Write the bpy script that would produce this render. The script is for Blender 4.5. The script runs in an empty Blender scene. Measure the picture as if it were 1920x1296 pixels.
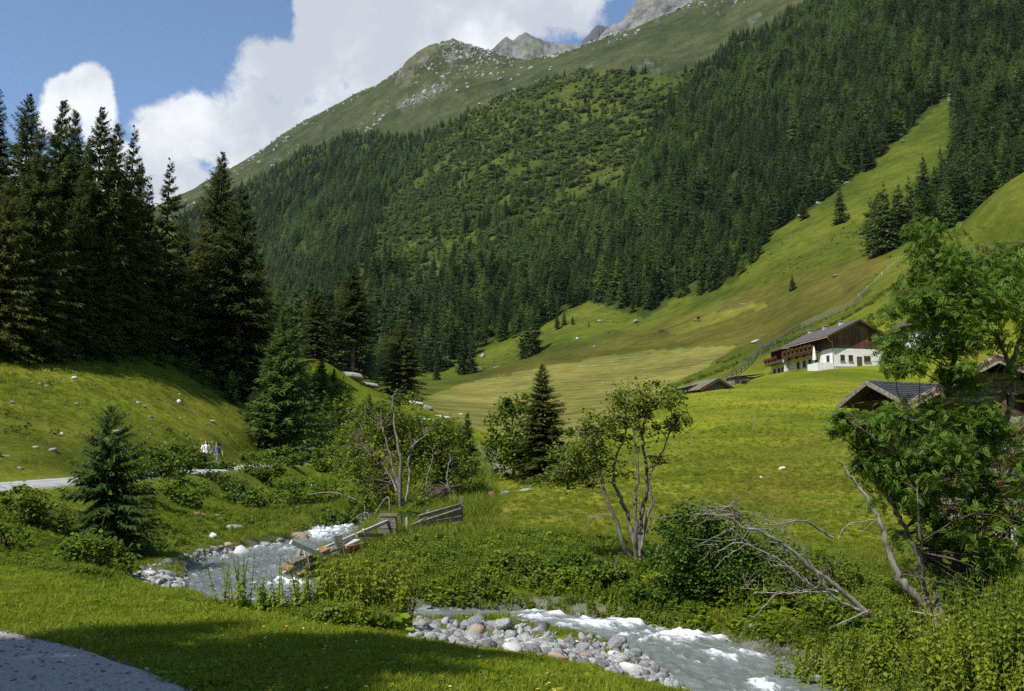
import bpy, bmesh, math, random
import numpy as np
from mathutils import Vector, Matrix, Quaternion
random.seed(7); rng = np.random.default_rng(7)
S = bpy.context.scene
COL = S.collection
R = math.radians

# ------------------------------------------------------------------ camera
F_PX = 1867.0; EYE = np.array([0.0, 0.0, 1.6]); PITCH = math.atan(252 / F_PX)
cp, sp = math.cos(PITCH), math.sin(PITCH)
def ray(px, py):
    x = (np.asarray(px, float) - 960) / F_PX; v = (648 - np.asarray(py, float)) / F_PX
    return np.stack([x + 0 * v, cp - v * sp + 0 * x, sp + v * cp + 0 * x], -1)
def at(px, py, Y):
    d = ray(px, py); return EYE + d * (np.asarray(Y, float) / d[..., 1])[..., None]
def proj(x, y, z):
    z = z - EYE[2]; dep = y * cp + z * sp; dep = np.where(np.abs(dep) < .05, .05, dep)
    return 960 + F_PX * x / dep, 648 - F_PX * (z * cp - y * sp) / dep
cam = bpy.data.cameras.new('camera'); cam.sensor_width = 36; cam.lens = 36 * F_PX / 1920
cam.clip_start = .1; cam.clip_end = 20000
co = bpy.data.objects.new('camera', cam); COL.objects.link(co)
co.location = EYE; co.rotation_euler = (math.pi / 2 + PITCH, 0, 0); S.camera = co

# ------------------------------------------------------------------ sky, sun, exposure
SUN_AZ, SUN_EL = R(222), R(52)          # azimuth clockwise from +Y (view direction)
sdir = np.array([math.sin(SUN_AZ) * math.cos(SUN_EL), math.cos(SUN_AZ) * math.cos(SUN_EL), math.sin(SUN_EL)])
W = bpy.data.worlds.new('World'); S.world = W; W.use_nodes = True
nt = W.node_tree; nt.nodes.clear()
class NB:
    """tiny expression builder for shader node trees"""
    def __init__(s, t): s.t = t
    def n(s, ty, **kw):
        o = s.t.nodes.new(ty)
        for k, v in kw.items(): setattr(o, k, v)
        return o
    def put(s, sock, v):
        if hasattr(v, 'is_output'): s.t.links.new(v, sock)
        else: sock.default_value = v
    def m(s, op, a, b=None, c=None, clamp=False):
        o = s.n('ShaderNodeMath', operation=op, use_clamp=clamp); s.put(o.inputs[0], a)
        if b is not None: s.put(o.inputs[1], b)
        if c is not None: s.put(o.inputs[2], c)
        return o.outputs[0]
    def noise(s, vec, scale, detail=4, rough=.5, dist=0.0):
        o = s.n('ShaderNodeTexNoise'); s.put(o.inputs['Vector'], vec)
        o.inputs['Scale'].default_value = scale; o.inputs['Detail'].default_value = detail
        o.inputs['Roughness'].default_value = rough; o.inputs['Distortion'].default_value = dist
        return o.outputs[0]
    def ramp(s, f, lo, hi, a=0.0, b=1.0):
        o = s.n('ShaderNodeMapRange', interpolation_type='SMOOTHSTEP'); s.put(o.inputs[0], f)
        for i, v in zip((1, 2, 3, 4), (lo, hi, a, b)): s.put(o.inputs[i], v)
        return o.outputs[0]
    def mix(s, f, a, b, mode='MIX'):
        o = s.n('ShaderNodeMix', data_type='RGBA', blend_type=mode); s.put(o.inputs[0], f)
        for k, v in ((6, a), (7, b)):
            if isinstance(v, (tuple, list)) and len(v) == 3: v = (*v, 1)
            s.put(o.inputs[k], v)
        return o.outputs[2]
    def vadd(s, a, b):
        o = s.n('ShaderNodeVectorMath', operation='ADD'); s.put(o.inputs[0], a); s.put(o.inputs[1], b); return o.outputs[0]
    def vmul(s, a, b):
        o = s.n('ShaderNodeVectorMath', operation='MULTIPLY'); s.put(o.inputs[0], a); s.put(o.inputs[1], b); return o.outputs[0]
b = NB(nt)
sky = b.n('ShaderNodeTexSky', sky_type='NISHITA', sun_disc=False, sun_elevation=SUN_EL, sun_rotation=SUN_AZ, altitude=1500, air_density=1.0, dust_density=.6, ozone_density=1.6)
tc = b.n('ShaderNodeTexCoord'); gen = tc.outputs['Generated']
sx = b.n('ShaderNodeSeparateXYZ'); nt.links.new(gen, sx.inputs[0])
az = b.m('ARCTAN2', sx.outputs[0], sx.outputs[1]); el = b.m('ARCSINE', sx.outputs[2])
warp = b.m('SUBTRACT', b.noise(gen, 9, 8, .6), .5); warp2 = b.m('SUBTRACT', b.noise(b.vadd(gen, (3.1, 1.7, .4)), 26, 6, .6), .5)
Fm = None
blobs = [(120,185,48,50),(165,175,48,52),(188,235,38,70),(105,225,40,45),(215,300,70,60),(300,265,75,75),(370,240,75,70),(430,250,60,80),(478,150,58,85),(530,140,70,70),(480,250,120,110),
         (620,90,85,110),(700,40,130,120),(590,10,45,50),(850,30,210,130),(1000,0,190,95),(1090,-30,90,80),(560,300,200,120),(250,390,260,120),(60,420,200,120),(800,180,260,120),(1250,-200,500,120),(1700,-300,500,180)]
for px, py, rx, ry in blobs:
    d0 = ray(px, py); d0 = d0 / np.linalg.norm(d0); a0 = math.atan2(d0[0], d0[1]); e0 = math.asin(d0[2])
    da = b.m('DIVIDE', b.m('SUBTRACT', az, a0), rx / F_PX); de = b.m('DIVIDE', b.m('SUBTRACT', el, e0), ry / F_PX)
    g = b.m('SUBTRACT', 1.0, b.m('ADD', b.m('MULTIPLY', da, da), b.m('MULTIPLY', de, de)))
    Fm = g if Fm is None else b.m('SMOOTH_MAX', Fm, g, .25)
Fm = b.m('MAXIMUM', Fm, -1.2)
fld = b.m('ADD', b.m('ADD', Fm, b.m('MULTIPLY', warp, 3.1)), b.m('MULTIPLY', warp2, 1.3))
alpha = b.ramp(fld, .0, .5)
alpha = b.m('MULTIPLY', alpha, .985)
# light and dark inside the cloud: denser towards the sun side is brighter
n1 = b.noise(gen, 7, 6, .55); n2 = b.noise(b.vadd(gen, tuple(sdir * .03 + np.array([0, 0, .02]))), 7, 6, .55)
lit = b.m('ADD', b.m('MULTIPLY', b.m('SUBTRACT', n1, n2), 3.0), b.m('MULTIPLY', b.m('SUBTRACT', b.noise(b.vadd(gen, (7, 2, 5)), 3.2, 3, .5), .5), 1.9))
lit = b.m('SUBTRACT', lit, b.ramp(el, R(21), R(30), 0, .55))
cc = b.mix(b.ramp(lit, -.5, .42), (.49, .52, .575), (.80, .815, .84))
bg = b.n('ShaderNodeBackground'); out = b.n('ShaderNodeOutputWorld')
skyc = b.mix(1.0, sky.outputs[0], (.126, .133, .138), 'MULTIPLY')
nt.links.new(b.mix(alpha, skyc, cc), bg.inputs[0]); bg.inputs[1].default_value = 1.0
nt.links.new(bg.outputs[0], out.inputs[0])
sl = bpy.data.lights.new('sun', 'SUN'); sl.energy = 4.8; sl.angle = R(.55); sl.color = (1, .955, .88)
so = bpy.data.objects.new('sun', sl); COL.objects.link(so); so.location = sdir * 60
so.rotation_euler = Vector(sdir).to_track_quat('Z', 'Y').to_euler()
S.view_settings.view_transform = 'Standard'; S.view_settings.look = 'None'; S.view_settings.exposure = 0.35; S.view_settings.gamma = 1
S.view_settings.use_curve_mapping = False
S.render.engine = 'CYCLES'
cy = S.cycles; cy.max_bounces = 6; cy.diffuse_bounces = 2; cy.glossy_bounces = 2; cy.transmission_bounces = 3; cy.transparent_max_bounces = 6; cy.volume_bounces = 0
cy.caustics_reflective = False; cy.caustics_refractive = False; cy.sample_clamp_indirect = 4; cy.use_denoising = False; cy.denoiser = 'OPENIMAGEDENOISE'; cy.denoising_input_passes = 'RGB_ALBEDO_NORMAL'; cy.denoising_prefilter = 'ACCURATE'

# ------------------------------------------------------------------ helpers
def tag(o, label=None, cat=None, group=None, kind=None):
    for k, v in (('label', label), ('category', cat), ('group', group), ('kind', kind)):
        if v: o[k] = v
    return o
def link(o, parent=None):
    COL.objects.link(o)
    if parent: o.parent = parent
    return o
def obj(name, me, mat=None, parent=None):
    o = bpy.data.objects.new(name, me)
    if mat is not None and len(me.materials) == 0: me.materials.append(mat)
    return link(o, parent)
def empty(name, loc=(0, 0, 0), rz=0):
    o = bpy.data.objects.new(name, None); o.empty_display_size = .2; link(o); o.location = loc; o.rotation_euler = (0, 0, rz); return o
def mesh_np(name, V, F, smooth=False):
    V = np.asarray(V, np.float32); F = np.asarray(F, np.int32); M, k = F.shape
    me = bpy.data.meshes.new(name); me.vertices.add(len(V)); me.vertices.foreach_set('co', V.ravel())
    me.loops.add(M * k); me.loops.foreach_set('vertex_index', F.ravel())
    me.polygons.add(M); me.polygons.foreach_set('loop_start', np.arange(0, M * k, k, dtype=np.int32))
    if smooth: me.polygons.foreach_set('use_smooth', np.ones(M, bool))
    me.update(calc_edges=True); return me
def copy_tree(o, parent=None):
    c = o.copy(); COL.objects.link(c)
    if parent: c.parent = parent
    for ch in o.children: copy_tree(ch, c)
    return c
class MB:
    """collects boxes, beams and tubes into one mesh"""
    def __init__(s): s.v = []; s.f = []
    def add(s, V, F):
        k = len(s.v); s.v += [tuple(p) for p in V]; s.f += [tuple(i + k for i in f) for f in F]; return s
    def box(s, c, d, M=None):
        c = Vector(c); V = []
        for x in (-.5, .5):
            for y in (-.5, .5):
                for z in (-.5, .5):
                    p = c + Vector((x * d[0], y * d[1], z * d[2])); V.append(M @ p if M else p)
        return s.add(V, [(0, 1, 3, 2), (4, 6, 7, 5), (0, 4, 5, 1), (2, 3, 7, 6), (0, 2, 6, 4), (1, 5, 7, 3)])
    def beam(s, p0, p1, w, h, up=(0, 0, 1), rough=0):
        p0 = Vector(p0); p1 = Vector(p1); d = (p1 - p0).normalized(); u = Vector(up); sd = d.cross(u)
        if sd.length < 1e-3: sd = d.cross(Vector((1, 0, 0)))
        sd.normalize(); u = sd.cross(d).normalized(); V = []
        for p in (p0, p1):
            for a, c in ((-1, -1), (1, -1), (1, 1), (-1, 1)):
                V.append(p + sd * (a * w / 2) + u * (c * h / 2) + Vector((random.uniform(-1, 1), random.uniform(-1, 1), random.uniform(-1, 1))) * rough)
        return s.add(V, [(0, 3, 2, 1), (4, 5, 6, 7), (0, 1, 5, 4), (1, 2, 6, 5), (2, 3, 7, 6), (3, 0, 4, 7)])
    def tube(s, P, rad, n=6):
        V, F = tube_np([np.array(p, float) for p in P], rad, n); return s.add(V, [tuple(f) for f in F])
    def prism(s, pts, d):
        """closed polygon pts extruded by vector d"""
        n = len(pts); d = Vector(d); V = [Vector(p) for p in pts] + [Vector(p) + d for p in pts]
        return s.add(V, [tuple(range(n))[::-1], tuple(range(n, 2 * n))] + [(i, (i + 1) % n, n + (i + 1) % n, n + i) for i in range(n)])
    def build(s, name, mat, parent=None, smooth=False):
        me = bpy.data.meshes.new(name); me.from_pydata(s.v, [], s.f); me.update()
        bm = bmesh.new(); bm.from_mesh(me); bmesh.ops.recalc_face_normals(bm, faces=bm.faces); bm.to_mesh(me); bm.free()
        if smooth: me.polygons.foreach_set('use_smooth', np.ones(len(me.polygons), bool))
        return obj(name, me, mat, parent)
def tube_np(P, rad, n=6):
    P = np.asarray(P, float); m = len(P); rad = np.broadcast_to(np.asarray(rad, float), (m,))
    T = np.gradient(P, axis=0); T /= np.linalg.norm(T, axis=1)[:, None] + 1e-9
    ref = np.array([.31, .87, .38]); A = np.cross(T, ref); A /= np.linalg.norm(A, axis=1)[:, None] + 1e-9; B = np.cross(T, A)
    th = np.arange(n) * 2 * np.pi / n
    V = P[:, None] + rad[:, None, None] * (np.cos(th)[None, :, None] * A[:, None] + np.sin(th)[None, :, None] * B[:, None])
    i = np.arange(m - 1)[:, None] * n; j = np.arange(n)[None]; j2 = (j + 1) % n
    Fq = np.stack([i + j, i + j2, i + n + j2, i + n + j], -1).reshape(-1, 4)
    return V.reshape(-1, 3), Fq
def smooth_line(P, n):
    """Catmull-Rom resample of rows P (any width) to n points"""
    P = np.asarray(P, float); m = len(P); t = np.linspace(0, m - 1 - 1e-6, n); i = t.astype(int); f = (t - i)[:, None]
    g = lambda k: P[np.clip(k, 0, m - 1)]
    p0, p1, p2, p3 = g(i - 1), g(i), g(i + 1), g(i + 2)
    return .5 * (2 * p1 + (p2 - p0) * f + (2 * p0 - 5 * p1 + 4 * p2 - p3) * f ** 2 + (3 * p1 - p0 - 3 * p2 + p3) * f ** 3)
def sstep(x, a, c):
    t = np.clip((x - a) / (c - a), 0, 1); return t * t * (3 - 2 * t)
def _h(ix, iy, s):
    h = (ix.astype(np.int64) * 374761393 + iy.astype(np.int64) * 668265263 + s * 974634777) & 0xffffffff
    h = ((h ^ (h >> 13)) * 1274126177) & 0xffffffff
    return ((h ^ (h >> 16)) & 0xffff) / 65535.0
def vnoise(x, y, s=0):
    ix = np.floor(x); iy = np.floor(y); fx = x - ix; fy = y - iy; fx = fx * fx * (3 - 2 * fx); fy = fy * fy * (3 - 2 * fy)
    a = _h(ix, iy, s); c = _h(ix + 1, iy, s); d = _h(ix, iy + 1, s); e = _h(ix + 1, iy + 1, s)
    return (a + (c - a) * fx) * (1 - fy) + (d + (e - d) * fx) * fy
def fbm(x, y, o=4, s=0, g=.5):
    t = 0; amp = 1; tot = 0
    for k in range(o): t = t + amp * vnoise(x * 2 ** k + 17.3 * k, y * 2 ** k - 9.1 * k, s + k); tot += amp; amp *= g
    return t / tot - .5
def inpoly(px, py, poly):
    r = np.zeros(np.shape(px), bool); n = len(poly)
    for i in range(n):
        x0, y0 = poly[i]; x1, y1 = poly[(i + 1) % n]
        if y0 == y1: continue
        c = (y0 > py) != (y1 > py); r ^= c & (px < (x1 - x0) * (py - y0) / (y1 - y0) + x0)
    return r

# ------------------------------------------------------------------ materials
def mat_new(name):
    m = bpy.data.materials.new(name); m.use_nodes = True; m.node_tree.nodes.clear(); return m, NB(m.node_tree)
def principled(b, col, rough=.8, spec=.3, normal=None):
    p = b.n('ShaderNodeBsdfPrincipled'); b.put(p.inputs['Base Color'], (*col, 1) if isinstance(col, (tuple, list)) else col)
    b.put(p.inputs['Roughness'], rough); b.put(p.inputs['Specular IOR Level'], spec)
    if normal is not None: b.put(p.inputs['Normal'], normal)
    return p.outputs[0]
def bump(b, h, strength=.5, dist=.05):
    o = b.n('ShaderNodeBump'); b.put(o.inputs['Height'], h); o.inputs['Strength'].default_value = strength; o.inputs['Distance'].default_value = dist; return o.outputs[0]
def finish(b, sh):
    o = b.n('ShaderNodeOutputMaterial'); b.t.links.new(sh, o.inputs[0])
def foliage(name, c1, c2, tr=.3, rough=.55, vary=.35, c3=None, spec=.1):
    if c1[1] > c1[0] * .9 and 'needle' not in name and 'scrub' not in name: c1, c2 = [(c[0] * .96, c[1] * 1.02, c[2] * .52) for c in (c1, c2)]
    m, b = mat_new(name); g = b.n('ShaderNodeNewGeometry'); oi = b.n('ShaderNodeObjectInfo')
    isl = g.outputs['Random Per Island']
    col = b.mix(isl, c1, c2)
    if c3: col = b.mix(b.ramp(isl, .93, .97), col, c3)
    hv = b.n('ShaderNodeHueSaturation'); b.put(hv.inputs['Color'], col)
    b.put(hv.inputs['Value'], b.m('ADD', b.m('MULTIPLY', oi.outputs['Random'], vary * 2), 1 - vary))
    b.put(hv.inputs['Hue'], b.m('ADD', b.m('MULTIPLY', oi.outputs['Random'], -.03), .515))
    p = principled(b, hv.outputs[0], rough, spec); t = b.n('ShaderNodeBsdfTranslucent'); b.put(t.inputs[0], hv.outputs[0])
    mx = b.n('ShaderNodeMixShader'); mx.inputs[0].default_value = tr; b.t.links.new(p, mx.inputs[1]); b.t.links.new(t.outputs[0], mx.inputs[2])
    finish(b, mx.outputs[0]); return m
def simple(name, c1, c2, scale=6, rough=.85, bmp=.4, detail=6, stretch=(1, 1, 1), spec=.25, dist=.03, rnd=.25):
    m, b = mat_new(name); t = b.n('ShaderNodeTexCoord'); v = b.vmul(t.outputs['Object'], stretch); oi = b.n('ShaderNodeObjectInfo')
    v = b.vadd(v, b.vmul(oi.outputs['Location'], (.37, .71, .53)))
    n = b.noise(v, scale, detail, .62); col = b.mix(b.ramp(n, .33, .68), c1, c2)
    hv = b.n('ShaderNodeHueSaturation'); b.put(hv.inputs['Color'], col); b.put(hv.inputs['Value'], b.m('ADD', b.m('MULTIPLY', oi.outputs['Random'], 2 * rnd), 1 - rnd))
    finish(b, principled(b, hv.outputs[0], rough, spec, bump(b, n, bmp, dist))); return m
M = {}
M['needle'] = foliage('spruce_needles', (.045, .064, .016), (.110, .130, .030), .32, .6, .22)
M['needle_bright'] = foliage('young_spruce_needles', (.055, .100, .020), (.120, .175, .038), .3, .6, .15)
M['needle_far'] = foliage('forest_needles', (.046, .080, .022), (.098, .142, .036), .34, .7, .36)
M['larch'] = foliage('larch_needles', (.090, .150, .036), (.160, .225, .052), .38, .7, .22)
M['shrub_far'] = foliage('alder_scrub_leaves', (.098, .142, .036), (.165, .208, .052), .45, .6, .2)
M['rowan'] = foliage('rowan_leaves', (.095, .168, .042), (.215, .280, .072), .45, .5, .1, (.16, .10, .03), .2)
M['leaf'] = foliage('broad_leaves', (.085, .140, .026), (.165, .215, .048), .38, .5, .15, (.15, .13, .03))
M['willow'] = foliage('willow_leaves', (.055, .105, .028), (.115, .170, .045), .34, .45, .1)
M['olive_leaf'] = foliage('grey_green_leaves', (.105, .150, .034), (.200, .250, .060), .44, .5, .1, (.12, .08, .03))
M['grass'] = foliage('grass_blades', (.162, .208, .026), (.295, .325, .050), .5, .55, .15, (.27, .25, .08))
M['grass_tall'] = foliage('tall_grass', (.130, .175, .030), (.240, .270, .060), .48, .6, .2, (.26, .21, .09))
M['herb'] = foliage('herb_leaves', (.150, .220, .026), (.280, .345, .050), .48, .5, .2, (.20, .19, .04))
M['nettle'] = foliage('nettle_leaves', (.140, .185, .036), (.260, .300, .062), .46, .5, .2, (.17, .13, .05))
M['bark'] = simple('bark', (.045, .034, .026), (.13, .10, .08), 9, .9, .8, 6, (1, 1, .3))
M['bark_pale'] = simple('pale_bark', (.070, .064, .054), (.215, .20, .175), 14, .85, .5, 6, (1, 1, .4))
M['bark_rowan'] = simple('rowan_bark', (.095, .082, .066), (.28, .255, .215), 14, .85, .5, 6, (1, 1, .4))
M['deadwood'] = simple('bleached_branch', (.15, .135, .11), (.36, .335, .28), 12, .85, .4)
M['stone'] = simple('river_stone', (.13, .132, .13), (.36, .36, .35), 7, .75, .5, 8, rnd=.5)
M['stone_warm'] = simple('ochre_stone', (.28, .21, .14), (.42, .34, .24), 8, .8, .35, 8)
M['stone_white'] = simple('white_stone', (.42, .41, .39), (.62, .61, .58), 7, .8, .3, 8, rnd=.1)
M['stone_wet'] = simple('wet_stone', (.07, .065, .06), (.15, .14, .13), 8, .3, .35, 8, spec=.5)
M['rock'] = simple('field_rock', (.16, .155, .14), (.36, .35, .32), 5, .9, .7, 9)
M['rock_moss'] = simple('mossy_rock', (.10, .115, .05), (.33, .32, .29), 4, .9, .6, 9)
M['rock_red'] = simple('reddish_rock', (.24, .10, .06), (.38, .20, .13), 5, .9, .5, 9)
M['wood_grey'] = simple('weathered_wood', (.12, .105, .085), (.29, .26, .215), 9, .85, .5, 8, (1, 1, 1))
M['wood_white'] = simple('bleached_wood', (.36, .34, .29), (.55, .52, .46), 9, .8, .3, 8)
M['wood_red'] = simple('fresh_red_wood', (.24, .115, .065), (.40, .225, .135), 10, .8, .4, 8)
M['wood_dark'] = simple('dark_timber', (.030, .020, .014), (.085, .052, .032), 7, .8, .5, 8)
M['wood_brown'] = simple('brown_timber', (.075, .040, .022), (.165, .090, .045), 7, .8, .4, 8)
# ------------------------------------------------------------------ terrain: control points seen in the photo (px, py, distance along Y)
CP = [
 # foreground lawn and near bank crest
 (0,1175,10.9),(290,1296,7.5),(640,1296,7.5),(1000,1296,7.9),(1250,1288,10.8),(-400,1050,20),(0,1060,19),(130,1080,17),(250,1110,15.1),(420,1140,13.2),(600,1170,11.9),(750,1195,11.7),(900,1215,11.9),(1100,1242,11.6),
 # water level along the stream
 (470,1072,24.4),(600,1142,18.5),(1000,1168,18),(1300,1238,15.3),(600,1015,33),(300,1062,24),(850,1190,15),(1000,1210,14.5),(1250,1270,13.2),
 # far bank, point bar, lower right
 (650,1062,24),(700,1015,29),(760,1003,32),(760,1130,20.5),(900,1100,20.5),(1100,1110,20),(1190,1080,22),(1300,1110,18.8),(1500,1120,18),(1740,1187,15.8),(1900,1160,16.5),(1893,1020,30),(1893,945,34),(1600,1220,14),(1800,1240,13),
 # right meadow
 (866,1003,31.5),(905,985,33),(735,1014,29.5),(640,1056,25),(1000,1040,24),(1000,960,31),(1000,925,42),(870,960,37),(1250,1010,27),(1250,950,34),(1250,880,48),(1250,800,78),(1280,738,125),(1180,790,98),(1080,850,76),(950,885,66),(1500,1000,28),(1500,900,42),(1500,820,62),(1500,760,95),(1500,709,150),(1440,712,170),(1563,690,168),(1660,681,172),(1800,660,175),(2000,640,170),(1800,760,80),(1700,840,48),(1900,800,60),(2100,900,45),
 # dip behind the crest, hay field
 (1300,752,175),(1180,815,140),(1080,860,115),(950,890,95),(900,806,190),(1000,786,220),(1100,772,215),(1200,748,225),(1300,700,290),(1380,705,215),(1370,650,340),(1150,665,400),(1000,690,395),(870,718,370),(790,752,250),(820,740,300),
 # slope behind the farmhouse, grass wedge
 (1480,640,245),(1563,610,260),(1650,560,280),(1650,490,350),(1430,560,420),(1300,590,450),(1600,470,410),(1700,350,480),(1780,262,560),(1420,490,480),(1530,385,540),(1640,300,600),(1780,175,690),
 (1330,545,490),(1200,600,500),(1050,600,530),(970,655,510),(830,695,480),
 # near spur on the right
 (1700,520,225),(1790,445,215),(1850,402,205),(1920,357,200),(2150,230,200),(1800,570,190),(1920,500,185),(1900,420,290),(1780,470,300),(1900,340,430),(1900,200,580),(1900,0,820),(2200,-100,700),(2300,-500,1300),
 # mountainside
 (1500,300,720),(1500,0,1180),(1700,100,830),(1800,-80,1000),(1300,300,860),(1300,130,1180),(1290,5,1560),(1450,-75,1560),(1700,-200,1600),(1200,450,690),(1100,112,1420),(1075,84,1600),(1170,52,1600),(1000,250,1160),(1000,450,810),(1000,105,1640),
 (910,106,1690),(870,92,1730),(848,75,1760),(800,92,1800),(760,118,1860),(715,156,1930),(655,182,2020),(560,237,2170),(500,287,2260),(430,337,2380),(330,392,2500),(200,480,2600),(0,600,2700),(-300,700,2700),
 (800,300,1330),(800,480,860),(700,560,730),(700,645,560),(600,400,1330),(500,450,1560),(500,560,1150),(560,650,720),(650,690,500),(760,230,1600),(640,300,1620),(900,180,1500),
 # behind the ridge
 (1290,200,2100),(1075,250,2200),(848,260,2350),(655,330,2600),(430,470,2900),
 # left pasture and wooded hill
 (0,902,34.5),(0,800,48),(0,720,64),(0,662,80),(200,800,58),(200,672,86),(130,893,38),(200,885,42),(400,871,66),(400,810,82),(300,685,92),(400,735,97),(480,792,96),(560,848,96),(600,866,108),(-300,800,42),(-300,600,72),
 (0,560,112),(0,470,165),(200,600,115),(320,605,118),(420,655,118),(500,720,118),(100,500,220),(300,540,200),(420,640,190),(100,560,420),(300,560,420),(520,690,180),(0,640,700),(300,620,800),
 # spur in the middle with the pale slab
 (600,692,120),(650,704,130),(690,724,133),(750,748,136),(790,760,133),(850,792,125),(900,818,118),(600,770,104),(700,810,95),(800,850,84),(700,885,62),(850,905,54),(640,945,45),(755,962,40),(860,948,40),
 (650,745,185),(750,790,180),(840,815,165),(620,720,300),
 # left bank of the stream
 (300,1030,26),(450,1000,33.5),(450,942,45),(350,905,52),(560,905,78),(600,955,48),(150,1002,24.5),(0,985,22.5),(0,922,26),(130,908,31.5),(440,882,62),
]
XYZ = [at(*c) for c in CP]
for a in range(-170, 171, 20):                      # ground around and behind the viewer
    A = R(a); s, c = math.sin(A), math.cos(A)
    for r, z in ((1.2, 0), (3, 0), (5.5, .02)): XYZ.append((s * r, c * r, z))
    if abs(a) > 40:
        left = max(0, -s); right = max(0, s)
        for r in (25, 90, 400, 1600, 3400):
            XYZ.append((s * r, c * r, {25: 1.2, 90: 6, 400: 30, 1600: 120, 3400: 300}[r] + left * .38 * (r - 12) * (r > 20) * (1 if r < 2000 else .5) + right * {25: -1.5, 90: 10, 400: 110, 1600: 650, 3400: 900}[r]))
XYZ = np.array(XYZ)
def polar(x, y): return np.arctan2(x, y) * 2.2, np.log(np.maximum(np.hypot(x, y), .6))
pa, pl = polar(XYZ[:, 0], XYZ[:, 1]); pr = np.exp(pl); pt = (XYZ[:, 2] - 1.6) / pr
def kern(d2): return np.sqrt(d2 + .0025)
n_ = len(pa); Amat = np.zeros((n_ + 3, n_ + 3))
Amat[:n_, :n_] = kern((pa[:, None] - pa) ** 2 + (pl[:, None] - pl) ** 2) - np.eye(n_) * .004
Amat[:n_, n_] = Amat[n_, :n_] = 1; Amat[:n_, n_ + 1] = Amat[n_ + 1, :n_] = pa; Amat[:n_, n_ + 2] = Amat[n_ + 2, :n_] = pl
wts = np.linalg.solve(Amat, np.concatenate([pt, np.zeros(3)]))
def base_h(x, y):
    x = np.asarray(x, float).ravel(); y = np.asarray(y, float).ravel(); o = np.empty(len(x))
    for i in range(0, len(x), 20000):
        a, l = polar(x[i:i + 20000], y[i:i + 20000])
        o[i:i + 20000] = (kern((a[:, None] - pa) ** 2 + (l[:, None] - pl) ** 2) @ wts[:n_] + wts[n_] + wts[n_ + 1] * a + wts[n_ + 2] * l) * np.exp(l) + 1.6
    return o
# stream centre line: x, y, water level, half width
STR = []
for px, py, z, hw in [(935,896,1.75,.8),(860,918,1.0,.6),(780,945,.45,.6),(660,978,-.12,.7),(605,1012,-.40,.95),(500,1040,-.55,1.3),(462,1070,-.62,1.2),(505,1108,-.70,1.2),(600,1143,-.78,1.15),(780,1152,-.85,1.1),(1000,1157,-.95,1.05),(1150,1180,-1.05,.92),(1300,1214,-1.15,.88),(1430,1272,-1.25,.88)]:
    Y = (1.6 - z) * F_PX / (py - 900) if py > 905 else 72.0
    p = at(px, py, Y); STR.append((p[0], p[1], z, hw))
STR[0] = (at(935, 896, 74)[0], 74, 1.78, .8)
STR = [(-3.5, 120, 5.0, .9)] + STR + [(3.85, 12.3, -1.32, 1.05), (4.0, 10.0, -1.4, 1.1), (4.3, 6.5, -1.5, 1.1), (5.2, 2, -1.65, 1.2), (7, -6, -1.9, 1.3), (10, -18, -2.3, 1.4)]
STRM = smooth_line(STR, 900)
def stream_near(x, y):
    d = np.full(len(x), 1e9); k = np.zeros(len(x), int); Q = STRM[::3]
    sel = (y < 125) & (y > -21) & (x > -22) & (x < 34)
    xs, ys = x[sel], y[sel]
    if len(xs):
        dd = np.empty(len(xs)); kk = np.empty(len(xs), int)
        for i in range(0, len(xs), 20000):
            m = (xs[i:i + 20000, None] - Q[:, 0]) ** 2 + (ys[i:i + 20000, None] - Q[:, 1]) ** 2
            kk[i:i + 20000] = m.argmin(1); dd[i:i + 20000] = np.sqrt(m.min(1))
        d[sel] = dd; k[sel] = kk * 3
    return d, k
ROAD_B, ROAD_U = 13.4, -.07
def road_line(Y): return -ROAD_B + ROAD_U * Y, .58 + .028 * Y
def ground(x, y):
    sh = np.shape(x); x = np.asarray(x, float).ravel(); y = np.asarray(y, float).ravel(); z = base_h(x, y); r = np.hypot(x, y)
    amp = np.clip((r - 2) / 30, 0, 1)
    z += amp * (.35 * fbm(x / 6, y / 6, 4, 3) + .10 * fbm(x / 1.1, y / 1.1, 3, 11)) + .05 * fbm(x / .5, y / .5, 3, 12) * (1 - .5 * amp)
    far = sstep(r, 120, 500); z += far * (4.0 * fbm(x / 60, y / 60, 5, 21)) + sstep(r, 500, 1300) * (38 * fbm(x / 260, y / 260, 5, 31) + 9 * fbm(x / 45, y / 45, 4, 35, .6))
    hum = sstep(-x - .07 * y, 16, 20) * (r < 140); z += hum * (.5 * fbm(x / 2.4, y / 2.4, 4, 41, .6))
    # road bench
    rx, rz = road_line(y); dr = np.abs(x - rx); wr = (1 - sstep(dr, 2.0, 4.2)) * (1 - sstep(y, 97, 114))
    z = z * (1 - wr) + (rz - .05) * wr
    # stream bed
    d, k = stream_near(x, y); zw = STRM[k, 2]; hw = STRM[k, 3]
    bed = zw - .42 + .12 * fbm(x / .8, y / .8, 3, 51) + .72 * sstep(d, hw * .62, hw + .75)
    wgt = 1 - sstep(d, hw + .5, hw + 2.4); wgt = np.where(d > 1e8, 0, wgt)
    z = z * (1 - wgt) + bed * wgt
    return z.reshape(sh)
def g1(x, y): return float(ground(np.array([x]), np.array([y]))[0])
def on_ground(px, Y):
    """ground point at distance Y in picture column px (column taken near the horizon)"""
    p = at(px, 880, Y); x = p[0]; return Vector((x, Y, g1(x, Y)))

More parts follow.
